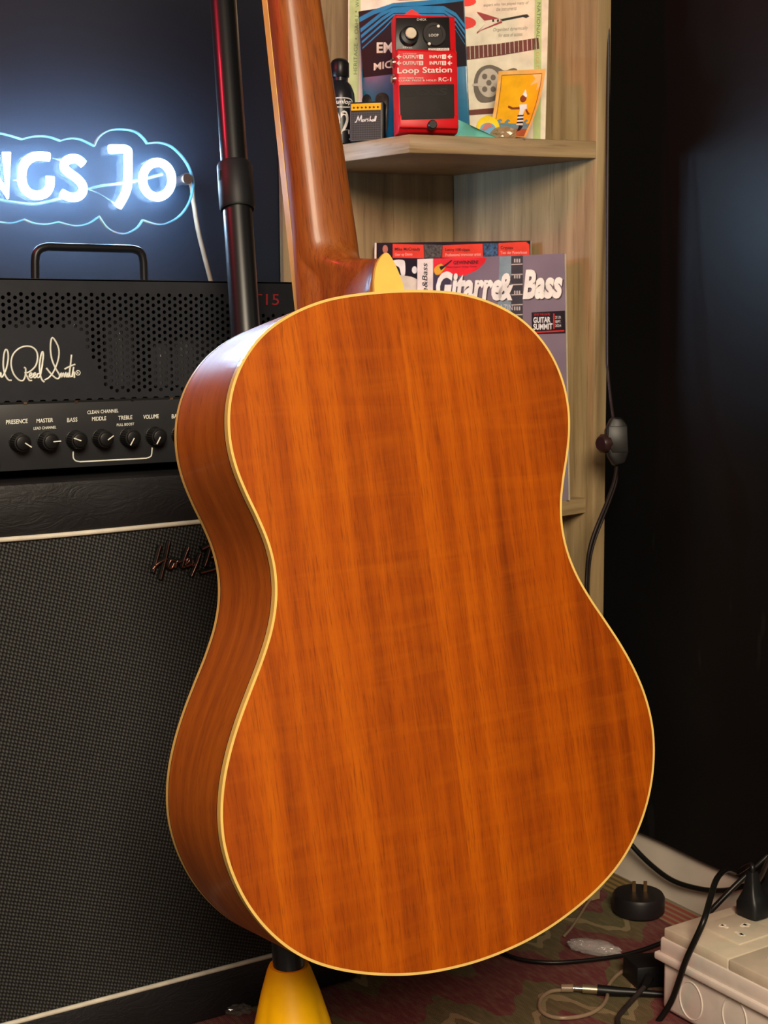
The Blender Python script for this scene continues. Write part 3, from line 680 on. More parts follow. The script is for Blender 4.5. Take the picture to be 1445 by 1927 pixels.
bl = PBk.at((532.5, 450)); br = np.array([1.0235, B0[1] - (1.0235 - B0[0]) * abs(bdir[1] / bdir[0])])
mk('back_panel', prism([(bl[0], bl[1], 0), (br[0] - .0002, br[1], 0), (br[0] + .003, br[1] + .016, 0), (bl[0] + .003, bl[1] + .014, 0)], (0, 0, 1.45)), oak_v, SU)
def backy(x): return B0[1] + (B0[0] - x) * abs(bdir[1] / bdir[0])
zs_, zst = .8877, .9073
PSH = Plane((0, 0, zst), (0, 0, 1))
mk('shelf_board', prism([(1.0698, 1.2856, zs_), (.8516, 1.3404, zs_), (.8306, 1.4383, zs_), (.806, backy(.806) - .0005, zs_), (R1[0], backy(R1[0]) - .0005, zs_)], (0, 0, zst - zs_)), oak_h, SU, bevel=.0006, bseg=1)
mk('shelf_board', prism([(1.0696, 1.2960, .4783), (1.0276, 1.2866, .4783), (.850, 1.335, .4783), (.81, backy(.81) - .0005, .4783), (R1[0], backy(R1[0]) - .0005, .4783)], (0, 0, .0180)), oak_h, SU, bevel=.0006, bseg=1)
mk('shelf_board', prism([(1.0696, 1.2960, .07), (.850, 1.335, .07), (.81, backy(.81) - .0005, .07), (R1[0], backy(R1[0]) - .0005, .07)], (0, 0, .0180)), oak_h, SU, bevel=.0006, bseg=1)

# ---- things on the upper shelf
def quad_thing(name, label, cat, px4, dep4, th, mat, group=None):
    """sheet-like thing: four image corners TL TR BR BL at their distances; thickness runs away from the room"""
    C4 = [atd(p, d) for p, d in zip(px4, dep4)]
    pl = Plane.from3(C4[0], C4[1], C4[3]); C4[2] = pl.at(px4[2])
    return C4, pl
def sheet(C4, pl, th): return prism(C4, -pl.n * th)
POST_PX = [(655, -70), (1034, -78), (1026, 261), (655, 292)]
C4, PPO = quad_thing('x', '', '', POST_PX, [1.665, 1.632, 1.645, 1.69], .004, None)
# rest the sheet on the board
def drop(C4, z, iL=3, iR=2, up_=(0, 1)):
    for b, t in ((iL, up_[0]), (iR, up_[1])):
        d = C4[t] - C4[b]; C4[b] = C4[b] + d * ((z - C4[b][2]) / d[2])
    return C4
C4 = drop(C4, zst + .0001)
PO = root('poster_board', (C4[3] + C4[2]) / 2, 'white guitar poster with green lettered borders leaning at the back of the upper shelf', 'poster')
mk('board', sheet(C4, PPO, .003), cream_paper, PO)
def dec(parent, plane, name, pts, mat, k=1, smooth_n=0, closed=True):
    if smooth_n: pts = [tuple(p) for p in crom(pts, smooth_n, True)]
    return mk(name, ppoly(pts, plane, .00025 * k, .0002), mat, parent)
green = plain('pale_green_print', (178, 196, 134), .6)
grn_txt = plain('green_ink', (96, 122, 80), .6); gold_txt = plain('gold_ink', (196, 160, 90), .6)
dec(PO, PPO, 'green_border', [(658, -60), (680, -60), (672, 275), (655, 275)], green)
dec(PO, PPO, 'green_border', [(1007, -60), (1020, -60), (1017, 262), (1003, 262)], green)
def vtext(parent, plane, s, xb, yb, xt, yt, w, mat, k=2, **kw):     # lettering that runs up or down a line; w: cap height as px vector
    mk('lettering', text_geo(s, plane.at((xb, yb), .00025 * k), plane.at((xt, yt), .00025 * k), plane.at((xb + w[0], yb + w[1]), .00025 * k), **kw), mat, parent)
vtext(PO, PPO, 'HERITAGE', 672, 140, 673, 82, (-7, 0), grn_txt); vtext(PO, PPO, 'OAHU', 674, 64, 675, 30, (-7, 0), grn_txt); vtext(PO, PPO, 'WA', 676, 14, 676, -4, (-7, 0), grn_txt)
for y in (73, 22): dec(PO, PPO, 'bullet', [(667 + 1.5 * math.cos(t) + 3, y + 1.8 * math.sin(t)) for t in np.linspace(0, 6.28, 7)[:-1]], grn_txt, 2)
vtext(PO, PPO, 'NATIONAL', 1011, 5, 1009, 72, (6.5, 0), grn_txt); vtext(PO, PPO, 'GOLDTONE', 1008.5, 98, 1007, 165, (6.5, 0), gold_txt)
grey_ink = plain('grey_ink', (150, 142, 132), .6)
def htext(parent, plane, s, x0, x1, yb, yt, mat, k=2, slope=0, **kw):
    return mk('lettering', ptext(s, (x0, x1, yb, yt), plane, .00025 * k, slope, **kw), mat, parent)
htext(PO, PPO, 'expert who has played many of', 910, 995, 14, 7, grey_ink, 2, -.06, shear=.2); htext(PO, PPO, 'the instruments', 934, 972, 21, 14, grey_ink, 2, -.06, shear=.2)
htext(PO, PPO, 'Organized dynamically', 928, 993, 61, 53, grey_ink, 2, -.06, shear=.2); htext(PO, PPO, 'for ease of access', 938, 983, 70, 63, grey_ink, 2, -.06, shear=.2)
dk_red = plain('guitar_red_print', (150, 38, 40), .5); ink = plain('black_ink', (28, 26, 26), .6); pale = plain('pale_print', (222, 208, 192), .6); brown_ink = plain('brown_ink', (104, 48, 40), .6); grey_g = plain('grey_guitar_print', (98, 88, 78), .5); silver_p = plain('silver_print', (186, 176, 164), .5)
# V shaped guitar print
dec(PO, PPO, 'printed_guitar', [(897, 22), (905, 24), (943, 36), (945, 43), (905, 58), (897, 64), (897, 61), (915, 43), (899, 26)], dk_red)
dec(PO, PPO, 'printed_guitar', [(908, 40), (941, 35), (942, 40), (906, 56), (900, 60), (915, 43)], pale, 2)
dec(PO, PPO, 'printed_neck', [(943, 36), (984, 28), (992, 27), (996, 31), (990, 34), (984, 32), (945, 40)], ink, 2)
for x in (926, 935): dec(PO, PPO, 'printed_pickup', [(x, 37), (x + 3.5, 36.4), (x + 4, 41), (x + .5, 42)], ink, 3)
# fretboard print
dec(PO, PPO, 'printed_fretboard', [(872, 88), (940, 82), (1013, 71), (1015, 92), (940, 105), (872, 114)], brown_ink)
for x in np.linspace(884, 1008, 16):
    t = (x - 872) / 143; dec(PO, PPO, 'printed_fret', [(x, 88 - 16 * t), (x + 1, 88 - 16 * t), (x + 1.6, 113 - 21 * t), (x + .6, 113 - 21 * t)], pale, 2)
# resonator guitar print
dec(PO, PPO, 'printed_resonator', [(891, 160), (895, 140), (905, 127), (922, 122), (938, 127), (950, 133), (965, 128), (973, 131), (974, 140), (955, 142), (946, 150), (944, 175), (930, 190), (905, 193), (894, 180)], grey_g, 1, 3)
dec(PO, PPO, 'printed_resonator_cover', [(920 + 21 * math.cos(t), 156 + 27 * math.sin(t)) for t in np.linspace(0, 6.28, 25)[:-1]], silver_p, 2)
for dx, dy in ((-8, -12), (8, -10), (-8, 12), (8, 12), (0, 0)): dec(PO, PPO, 'printed_cone', [(920 + dx + 5 * math.cos(t), 156 + dy + 5.5 * math.sin(t)) for t in np.linspace(0, 6.28, 13)[:-1]], grey_g, 3)
dec(PO, PPO, 'printed_tail', [(889, 158), (908, 156), (908, 163), (889, 162)], silver_p, 3)
dec(PO, PPO, 'printed_strip', [(883, 207), (944, 202), (944, 213), (883, 217)], brown_ink)
bright_red = plain('bright_red_print', (226, 44, 32), .5)
dec(PO, PPO, 'printed_red_pick', [(872 + 24 * math.cos(t), 43 + 12 * math.sin(t)) for t in np.linspace(0, 6.28, 19)[:-1]], bright_red); dec(PO, PPO, 'printed_red_pick', [(876 + 20 * math.cos(t), 3 + 9 * math.sin(t)) for t in np.linspace(0, 6.28, 19)[:-1]], bright_red)
dec(PO, PPO, 'printed_wood_guitar', [(722, -12), (780, -14), (778, 0), (752, 1), (735, -2)], plain('printed_wood', (150, 86, 56), .6))

# string packet (black / blue)
PK4 = [(674, 21), (872, -10), (884, 262), (686, 270)]
C4, PPK = quad_thing('x', '', '', PK4, [1.64, 1.602, 1.612, 1.655], .006, None); C4 = drop(C4, zst + .0001)
PA = root('accessory_packet', (C4[3] + C4[2]) / 2, 'black and blue striped accessory packet standing behind the red pedal', 'packet')
pk_black = plain('packet_black', (30, 27, 32), .35); pk_blue = plain('packet_blue', (38, 122, 168), .35)
mk('bag', sheet(C4, PPK, .004), plain('packet_teal', (30, 104, 140), .25, coat=.4), PA, bevel=.001)
dec(PA, PPK, 'header_card', [(674.5, 22), (871, -9), (878, 124), (683, 146)], pk_black)
for k in range(5):
    y = 12 * k; 
    pts = [(677 + k * 1.2, 47 + y), (720 + k * 3, 18 + y * .92), (738, 10 + y * .9 - 6 + k), (872 - 2, 1 + y * .8 - 12 + k * 2)]
    band = [(677 + k * 1.2, 42 + y), (716 + k * 2, 13 + y * .8), (740, 4 + y * .62), (835, 4 + y * .62), (858, 14 + y * .86), (874.5, 34 + y)] if k else [(676, 33), (704, 18), (740, 6), (800, 1), (840, -3), (871, -7)]
    wdt = (9, 7.5, 6, 4, 2.5)[k]
    mk('printed_stripe', ppoly(band + [(a + .5, b + wdt) for a, b in band[::-1]], PPK, .0005, .0002), pk_blue, PA)
htext(PA, PPK, 'EM', 709, 740, 100, 80, pale, 3, -.02, bold=.03); htext(PA, PPK, 'MIC', 703.5, 738, 133, 119, pale, 3, -.16, bold=.02)

# red plastic tab
pt = Plane(atd((777, 25), 1.597), -FWD)
mk('plastic_tab', prism([pt.at(p) for p in [(750, 60), (752, 33), (762, 26), (775, 17), (786, 24), (795, 31), (797, 60)]], FWD * .002), plain('glossy_red_plastic', (214, 22, 20), .5), label='red pointed plastic tab sticking up behind the red pedal', cat='tab')

# loop pedal
def frame(px, z, yaw, lean):
    o = PSHz(z).at(px); f = np.array([FWD[0], FWD[1], 0]); f /= np.linalg.norm(f); r = np.array([f[1], -f[0], 0])
    ex = math.cos(yaw) * r + math.sin(yaw) * f; eyy = math.cos(yaw) * f - math.sin(yaw) * r
    e_z = math.cos(lean) * np.array([0, 0, 1]) + math.sin(lean) * eyy; e_y = np.cross(e_z, ex)
    return o, ex, e_y, e_z
def PSHz(z): return Plane((0, 0, z), (0, 0, 1))
o, ex, eyy, e_z = frame((797, 259), zst + .0002, .20, .10)
LP = root('looper_pedal', o, 'red guitar loop pedal with black knob panel and rubber footplate on the upper shelf', 'effects pedal', (ex, eyy, e_z))
def lp(x, y, z): return o + ex * x + eyy * y + e_z * z
red = plain('pedal_red_enamel', (200, 12, 24), .42, var=.04)
LW, LH = .0338, .129
def bx(x0, x1, y0, y1, z0, z1): return obox(lp(x0, y0, z0), ex * (x1 - x0), eyy * (y1 - y0), e_z * (z1 - z0))
prof = [(0, .000), (.004, -.012), (.0035, -.018)]
side = [(.0, .0), (-.022, .0), (-.027, .006), (-.0275, .088), (-.024, .0905), (-.0225, .127), (-.020, .129), (.0, .129)]   # (y, z)
body = [lp(-LW, y, z) for y, z in side]
mk('housing', prism(body, ex * 2 * LW), red, LP, bevel=.0022)
FP = Plane(lp(0, -.0275, .05), -eyy)
TPl = Plane.from3(lp(0, -.024, .0905), lp(.01, -.024, .0905), lp(0, -.0225, .127))
mk('knob_panel', prism([TPl.at(p, .0012) for p in [(745, 34), (845, 33), (847.5, 95), (744, 96)]], -TPl.n * .002), plain('panel_black', (26, 24, 25), .35), LP, bevel=.0005)
pad = mk('footplate', prism([FP.at(p, .0016) for p in [(751, 160), (854, 158.5), (855, 225), (753.5, 228)]], -FP.n * .004), plain('black_rubber_pad', (34, 33, 32), .7), LP, bevel=.001)
PADP = Plane(FP.p + FP.n * .0016, FP.n)
mk('embossed_lettering', ptext('BOSS', (762, 842, 182, 168), PADP, .0002, -.03, bold=.04), plain('pad_emboss', (16, 16, 16), .6), pad)
mk('front_lip', bx(-LW + .0005, LW - .0005, -.029, -.02, .0035, .0185), red, LP, bevel=.002)
mk('battery_screw', lathe([(.0045, 0), (.005, .002), (.005, .008), (.0042, .009)], lp(.002, -.0285, .0058), -eyy, 16), black_plastic, LP, smooth=40)
lk = mk('level_knob', lathe([(.0105, 0), (.0098, .008), (.006, .009), (.0058, .013)], TPl.at((768, 71), .001), TPl.n, 24), black_plastic, LP, smooth=40)
mk('knob_cap', lathe([(.0062, 0), (.0062, .0015), (.0056, .002)], TPl.at((768, 71), .0135), TPl.n, 20), plain('satin_silver', (196, 184, 164), .35, .4), lk, smooth=40)
dk_ = mk('loop_indicator', lathe([(.0132, 0), (.0132, .0022), (.0125, .003), (.0092, .003), (.009, .002)], TPl.at((816, 66), .001), TPl.n, 32), plain('smoked_ring', (40, 38, 38), .3), LP, smooth=40)
for px in ((823, 52), (806, 85)): mk('indicator_lamp', lathe([(.0018, 0), (.0014, .001)], TPl.at(px, .0042), TPl.n, 10), white_print, dk_)
TT = Plane(TPl.p + TPl.n * .0012, TPl.n)
htext(LP, TT, 'CHECK', 784, 802, 39, 35, white_print); htext(LP, TT, 'LEVEL', 758, 776, 91, 87.5, white_print); htext(LP, Plane(TPl.p + TPl.n * .0036, TPl.n), 'LOOP', 807, 825, 69, 64, white_print)
mk('print_box', ppoly([(806, 91), (845, 90.5), (845, 95), (806, 95.5)], TT, .0003, .0002), white_print, LP); htext(LP, TT, 'STOP/UNDO', 808, 843, 94.6, 91.6, ink, 3)
for s, x0_, x1_, yb, yt in (('OUTPUT', 757.5, 788, 110.5, 104), ('OUTPUT', 757.5, 788, 122.5, 115.5), ('INPUT', 808, 831, 110, 104), ('INPUT', 808, 831, 122, 115.5)): htext(LP, FP, s, x0_, x1_, yb, yt, white_print, 2, -.005, bold=.015)
for x_, y_, c_ in ((788.5, 103, 'A'), (788.5, 115, 'B'), (831.5, 103, 'A'), (831.5, 115, 'B')):
    mk('print_box', ppoly([(x_, y_), (x_ + 7.5, y_), (x_ + 7.5, y_ + 8), (x_, y_ + 8)], FP, .0004, .0002), white_print, LP); htext(LP, FP, c_, x_ + 2, x_ + 5.6, y_ + 6.6, y_ + 1.6, red_print, 3)
for x_, y_ in ((746, 107), (746, 119), (841.5, 107), (841.5, 119)):
    mk('print_arrow', join(ppoly([(x_, y_), (x_ + 5, y_ - 4.5), (x_ + 6, y_ - 3.2), (x_ + 2.5, y_), (x_ + 6, y_ + 3.2), (x_ + 5, y_ + 4.5)], FP, .0004, .0002), ppoly([(x_ + 1.5, y_ - 1), (x_ + 9, y_ - 1), (x_ + 9, y_ + 1), (x_ + 1.5, y_ + 1)], FP, .0004, .0002)), white_print, LP)
htext(LP, FP, 'Loop Station', 747.5, 850, 142, 127.5, white_print, 2, -.02, bold=.012); htext(LP, FP, 'RC-1', 825, 848.5, 153.5, 146, white_print, 2, -.02, bold=.01)
htext(LP, FP, 'STOP: PRESS TWICE', 750, 796.5, 149, 146, white_print, 2, -.01); htext(LP, FP, 'CLEAR: PRESS & HOLD', 750, 821, 153.6, 150.4, white_print, 2, -.01); htext(LP, FP, 'STEREO', 758, 783, 102.6, 100.6, white_print, 2)
for z_ in (.060, .078): mk('jack', lathe([(.0058, 0), (.0058, .002), (.004, .002), (.004, .004)], lp(-LW, -.013, z_), -ex, 14), chrome, LP, smooth=40)

# mini amp
o, ex, eyy, e_z = frame((690, 266), zst + .0002, -.16, .02)
MA = root('miniature_amplifier', o, 'tiny black toy amplifier with a gold strip beside the red pedal', 'mini amplifier', (ex, eyy, e_z))
def ma(x, y, z): return o + ex * x + eyy * y + e_z * z
mk('cabinet', obox(ma(-.0195, 0, 0), ex * .039, eyy * .022, e_z * .044), plain('toy_black', (20, 20, 22), .5), MA, bevel=.0015)
MP = Plane(ma(0, 0, 0), -eyy)
mk('gold_strip', obox(ma(-.0175, -.0006, .0345), ex * .034, eyy * .001, e_z * .0075), plain('gold_panel', (226, 170, 20), .35), MA)
for k in range(7): mk('toy_knob', lathe([(.0011, 0), (.0009, .0016)], ma(-.0145 + .0046 * k, -.0005, .0375), -eyy, 8), black_plastic, MA)
gm, t_, N_, L_, B_ = nt('mini_grille'); v_ = N_.new('ShaderNodeTexChecker'); v_.inputs['Scale'].default_value = 700; v_.inputs['Color1'].default_value = (*lin((58, 58, 60)), 1); v_.inputs['Color2'].default_value = (*lin((14, 14, 15)), 1)
L_.new(coords(N_, L_, (1, 1, .8), (0, math.radians(45), 0)), v_.inputs['Vector']); L_.new(v_.outputs['Color'], B_.inputs['Base Color']); B_.inputs['Roughness'].default_value = .6
mk('toy_grille', obox(ma(-.0172, -.0004, .002), ex * .0334, eyy * .001, e_z * .0315), gm, MA)
for a, b in (((-.018, .0015), (-.018, .0425)), ((-.018, .0015), (.017, .0015)), ((.017, .0015), (.017, .0425))): mk('trim_line', tube([ma(a[0], -.0004, a[1]), ma(b[0], -.0004, b[1])], .0004, 6), plain('grey_piping', (120, 118, 114), .6), MA)
mc = lambda p: crop(p, 640, 0, .1661)
MS = [[(168, 1384), (186, 1378), (206, 1314), (214, 1372), (244, 1306), (240, 1378)], [(262, 1350), (250, 1376), (268, 1374), (274, 1350), (276, 1376)], [(286, 1376), (292, 1350), (304, 1352)], [(322, 1346), (308, 1352), (320, 1366), (308, 1376)], [(346, 1316), (334, 1376), (346, 1352), (354, 1374)], [(372, 1350), (360, 1374), (376, 1372), (382, 1350), (380, 1374)], [(400, 1314), (388, 1374)], [(412, 1314), (398, 1374)]]
mk('script_logo', join(*[stroke(mc(s), Plane(ma(0, -.0006, 0), -eyy), .00055, .0003, 3, 5) for s in MS]), white_print, MA, smooth=60)

# picks behind the toy amp
for i, (px, py, w, lb) in enumerate(((690, 193, 9, 'round-topped black pick standing behind the gold strip of the toy amplifier'), (719, 190, 13, 'dark mottled pick standing between the toy amplifier and the red pedal'))):
    pl = Plane(atd((px, py), 1.615), -FWD); zb = CAMP[2]
    top = [(px + w * math.cos(t), py - 4 - 12 * math.sin(t)) for t in np.linspace(0, math.pi, 11)]
    bot = [(px - w * .8, py + 40), (px - w * .3, py + 71), (px + w * .3, py + 71), (px + w * .8, py + 40)]
    P = [pl.at(p) for p in top + bot]; dz = zst + .0003 - min(p[2] for p in P); P = [p + np.array([0, 0, dz * (1 if j > 10 else 0)]) for j, p in enumerate(P)]
    mk('guitar_pick', prism(P, FWD * .0012), plain(('pick_black', 'pick_dark_tortoise')[i], ((22, 22, 24), (46, 40, 38))[i], .25, var=.3, nscale=200), label=lb, cat='pick', bevel=.0003)

# polish bottle
bo = PSHz(zst + .0002).at((641, 276)); BT = root('polish_bottle', bo, 'black cleaning bottle with a white oval and number label beside the toy amplifier', 'bottle')
sc = .0168 / .029
mk('body', lathe([(.014, 0), (.0172, .002), (.0172, .052), (.0165, .060), (.013, .069), (.0085, .074), (.0085, .080)], bo, n=32), plain('bottle_black', (26, 28, 34), .3), BT, smooth=40)
mk('cap', lathe([(.0102, .078), (.0108, .079), (.0108, .094), (.0092, .097), (.006, .099)], bo, n=28, flute=-.04), plain('cap_black', (18, 18, 20), .35), BT, smooth=30)
fdir = -np.array([FWD[0], FWD[1], 0]); fdir /= np.linalg.norm(fdir); sdir = np.array([-fdir[1], fdir[0], 0])
def wrap(geo, r):
    V, F = geo; out = []
    for v in V:
        d = np.asarray(v) - bo; s = d @ sdir; th = s / r
        out.append(bo + np.array([0, 0, d[2]]) + (fdir * math.cos(th) + sdir * math.sin(th)) * r)
    return out, F
def bt(s, z): return bo + sdir * s + np.array([0, 0, z])
mk('label_oval', wrap(tube([bt(.003 + .0135 * math.copysign(abs(math.cos(t)) ** .6, math.cos(t)), .0475 + .0052 * math.copysign(abs(math.sin(t)) ** .6, math.sin(t))) for t in np.linspace(0, 2 * math.pi, 41)[:-1]], .0006, 5, True), .0174), white_print, BT)
mk('lettering', wrap(text_geo('dunlop', bt(-.0085, .0445), bt(.0145, .0445), bt(-.0085, .0510), shear=.2, bold=.02), .0175), white_print, BT)
mk('lettering', wrap(text_geo('02', bt(-.011, .012), bt(.0115, .012), bt(-.011, .0385), bold=.02), .0175), white_print, BT)
mk('label_line', wrap(text_geo('I', bt(-.010, .006), bt(.012, .006), bt(-.010, .0075)), .0175), white_print, BT)

# orange sticker card (curling)
CPx = [[(938, 140), (960, 138.5), (983, 137.5), (1005, 136.5), (1027, 135.5)], [(935, 170), (957, 170), (979, 169.5), (1001, 169), (1022, 168)], [(931, 200), (953, 201), (975, 201), (995, 201), (1014, 200)], [(926, 230), (948, 232), (968, 233), (986, 233), (1003, 232)], [(921, 257), (941, 260), (959, 262), (975, 263), (989, 264)]]
CD = [[1.624, 1.618, 1.612, 1.605, 1.597]] * 5
CDg = [[d - .004 * j for d in r] for j, r in enumerate(CD)]
def card_pt(u_, v_):
    i = min(3, int(v_ * 4)); j = min(3, int(u_ * 4)); fv = v_ * 4 - i; fu = u_ * 4 - j
    A = np.array([[[*CPx[a][b], CDg[a][b]] for b in range(5)] for a in range(5)])
    q = (A[i, j] * (1 - fu) + A[i, j + 1] * fu) * (1 - fv) + (A[i + 1, j] * (1 - fu) + A[i + 1, j + 1] * fu) * fv
    return atd(q[:2], q[2])
zmin = min(card_pt(u_, 1)[2] for u_ in np.linspace(0, 1, 9))
sh_ = np.array([0, 0, zst + .0004 - zmin])
def card_geo(u0, u1, v0, v1, off, nu=8, nv=10, fn=None):
    V = []; F = []
    for a in range(nv + 1):
        for b in range(nu + 1): V.append(card_pt(u0 + (u1 - u0) * b / nu, v0 + (v1 - v0) * a / nv) + sh_ - FWD * off)
    for a in range(nv):
        for b in range(nu): F.append((a * (nu + 1) + b, a * (nu + 1) + b + 1, (a + 1) * (nu + 1) + b + 1, (a + 1) * (nu + 1) + b))
    n0 = len(V)
    V += [v + FWD * .0004 for v in V]; F += [tuple(n0 + i for i in f[::-1]) for f in F]
    return V, F
cb = card_pt(.5, 1) + sh_
CA = root('sticker_card', cb, 'curled orange sticker card with waves and a sailor figure on the upper shelf', 'card')
mk('card', card_geo(0, 1, 0, 1, 0), plain('card_peach', (236, 178, 98), .5), CA, smooth=60)
mk('printed_sky', card_geo(.08, .93, .07, .80, .0006), plain('card_orange', (242, 172, 22), .5), CA, smooth=60)
mk('printed_sea', card_geo(.08, .93, .80, .88, .0006), plain('card_blue', (110, 142, 152), .5), CA, smooth=60)
mk('printed_ground', card_geo(.08, .93, .88, .99, .0006), plain('card_brown', (164, 88, 56), .5), CA, smooth=60)
def cpoly(pts, off=.0010): 
    P = [card_pt(min(1, max(0, a)), min(1, max(0, b))) + sh_ - FWD * off for a, b in pts]; return prism(P, FWD * .0002)
brn = plain('card_outline', (112, 66, 24), .5)
for a, b in (((.08, .07), (.93, .07)), ((.08, .07), (.08, .86)), ((.93, .07), (.93, .86))):
    mk('printed_outline', tube([card_pt(a[0] + (b[0] - a[0]) * t, a[1] + (b[1] - a[1]) * t) + sh_ - FWD * .0009 for t in np.linspace(0, 1, 9)], .0003, 5), brn, CA)
mk('printed_sun', cpoly([(.72, .075), (.93, .075), (.93, .25), (.86, .32), (.86, .20), (.70, .24), (.80, .14)]), plain('card_sun', (240, 190, 120), .5), CA)
for u_ in (.16, .34, .80): mk('printed_wave', cpoly([(u_ - .08, .83), (u_ - .05, .77), (u_, .735), (u_ + .05, .75), (u_ + .055, .78), (u_ + .02, .765), (u_ + .03, .80), (u_ + .09, .83)]), MATS['card_blue'], CA)
skin = plain('figure_brown', (128, 58, 30), .5)
mk('printed_figure_head', cpoly([(.60 + .075 * math.cos(t), .43 + .055 * math.sin(t)) for t in np.linspace(0, 6.28, 13)[:-1]]), skin, CA)
mk('printed_figure_hat', cpoly([(.57, .37), (.62, .29), (.68, .39), (.66, .41)], .0012), white_print, CA)
mk('printed_figure_arm', cpoly([(.56, .55), (.40, .56), (.30, .53), (.29, .56), (.38, .59), (.56, .585)]), skin, CA); mk('printed_figure_arm', cpoly([(.70, .56), (.80, .63), (.86, .66), (.80, .67), (.72, .61)]), skin, CA)
mk('printed_figure_shirt', cpoly([(.53, .52), (.70, .51), (.74, .58), (.69, .59), (.68, .67), (.57, .67), (.57, .59)], .0012), white_print, CA)
for k in range(6): mk('printed_figure_stripe', cpoly([(.55 + .006 * k, .67 + .026 * k), (.70 + .008 * k, .665 + .026 * k), (.70 + .012 * k, .69 + .026 * k), (.55 + .006 * k, .696 + .026 * k)], .0012), (ink, white_print)[k % 2], CA)
mk('printed_figure_shoe', cpoly([(.66, .83), (.78, .84), (.74, .90), (.66, .92)], .0012), ink, CA)

# round yellow badge, teal packet, crumpled wrapper
pb = Plane(atd((918, 240), 1.596), -FWD)
def disc(cx, cy, rx, ry, n=22): return [(cx + rx * math.cos(t), cy + ry * math.sin(t)) for t in np.linspace(0, 2 * math.pi, n + 1)[:-1]]
YBp = [pb.at(p) for p in disc(918, 242, 22, 22)]; dz = zst + .0006 - min(p[2] for p in YBp); pb = Plane(pb.p + np.array([0, 0, 0]), pb.n)
YB = root('round_badge', pb.at((918, 264)), 'round yellow badge with a blue picture leaning against the sticker card', 'badge')
mk('disc', prism([p + np.array([0, 0, max(dz, -1)]) * 1 for p in YBp], FWD * .002), plain('badge_yellow', (242, 206, 10), .35), YB, bevel=.0004)
mk('printed_sea', prism([pb.at(p, .0004) + np.array([0, 0, dz]) for p in disc(918, 246, 15, 13)], FWD * .0003), plain('badge_blue', (40, 140, 186), .4), YB)
mk('printed_roof', prism([pb.at(p, .0008) + np.array([0, 0, dz]) for p in [(906, 246), (912, 236), (922, 234), (928, 240), (920, 243), (912, 248)]], FWD * .0003), plain('badge_red', (170, 70, 60), .4), YB)
tq = [PSHz(zst + .0004).at(p) for p in [(852, 262), (930, 262.5), (938, 259)]]
tp1, tp2 = atd((861, 224), 1.583), atd((880, 233), 1.58)
V = [tq[0], tq[1], tq[2], tp1, tp2, tq[0] + FWD * .02 * np.array([1, 1, 0])]
mk('teal_packet', (V, [(0, 1, 4, 3), (1, 2, 4), (0, 3, 5), (3, 4, 2, 5), (0, 5, 2, 1)]), plain('teal_paper', (128, 220, 210), .5), label='folded pale teal paper packet lying at the foot of the red pedal', cat='packet', bevel=.0006)
def crumple(c, ex_, ey_, ez_, n=2, seed=1, amp=.25):
    rnd = random.Random(seed); bm = bmesh.new(); bmesh.ops.create_icosphere(bm, subdivisions=n, radius=1)
    V = []
    for v in bm.verts:
        k = 1 + rnd.uniform(-amp, amp); p = v.co * k; p.z = max(p.z, -.75); V.append(np.array(c) + np.array(ex_) * p.x + np.array(ey_) * p.y + np.array(ez_) * (p.z + .75))
    F = [tuple(v.index for v in f.verts) for f in bm.faces]; bm.free(); return V, F
rh = np.array([RIGHT[0], RIGHT[1], 0]); fh = np.array([FWD[0], FWD[1], 0])
cr = PSHz(zst + .0003).at((948, 262))
mk('crumpled_wrapper', crumple(cr - fh * .004, rh * .014, fh * .004, (0, 0, .0075), 3, 5, .16), clear('brown_cellophane', (176, 150, 112), .15, .7), label='crumpled brown cellophane wrapper in front of the sticker card', cat='wrapper')
for i, (px, lb) in enumerate(((1022, 'small silver foil scrap beside the foot of the white poster'), (1066, 'small silver foil scrap near the shelf side panel'))):
    c = PSHz(zst + .0002).at((px, 267.5)); mk('foil_scrap', crumple(c, rh * .006, fh * .003, (0, 0, .0016), 2, 9 + i, .2), plain('foil', (214, 204, 186), .2, .9), label=lb, cat='foil')

# ---- magazines on the lower shelf
zl = .4963
def magazine(name, label, px4, dep, th, mat):
    C4, pl = quad_thing('x', '', '', px4, dep, th, None); C4 = drop(C4, zl + .0001)
    r = root(name, (C4[3] + C4[2]) / 2, label, 'magazine'); mk('pages', sheet([c - pl.n * .0006 for c in C4], pl, th), cream_paper, r); mk('cover', sheet(C4, pl, .0005), mat, r)
    return r, pl
BM, BMP = magazine('magazine', 'dark magazine with a red headline banner standing behind the grey one', [(704, 457), (998, 453), (1000, 905), (700, 905)], [1.742, 1.683, 1.70, 1.755], .004, plain('mag_black', (24, 25, 34), .3))
dec(BM, BMP, 'white_spine', [(705, 457), (708.5, 457), (706, 700), (702, 700)], cream_paper)
for pts in ([(739, 459), (797, 460.5), (798, 486), (739, 485)], [(833, 461.5), (908, 458.5), (909, 486), (832, 485)], [(938, 457.5), (990, 455), (996, 460), (997, 485), (938, 485)]): dec(BM, BMP, 'banner_block', pts, plain('mag_red', (216, 62, 44), .35))
dec(BM, BMP, 'photo_strip', [(798, 460), (832, 461), (831, 485), (799, 485)], plain('photo_dark', (66, 66, 62), .4, var=.4, nscale=400)); dec(BM, BMP, 'photo_strip', [(909, 458), (937, 458), (937, 485), (910, 485)], plain('photo_blue', (44, 70, 96), .4, var=.5, nscale=300))
dec(BM, BMP, 'portrait', disc(725, 469, 5, 8, 14), plain('portrait_skin', (176, 110, 92), .5), 2); dec(BM, BMP, 'portrait_shoulders', [(718, 485), (721, 479), (729, 479), (733, 485)], plain('portrait_coat', (40, 40, 48), .5), 2)
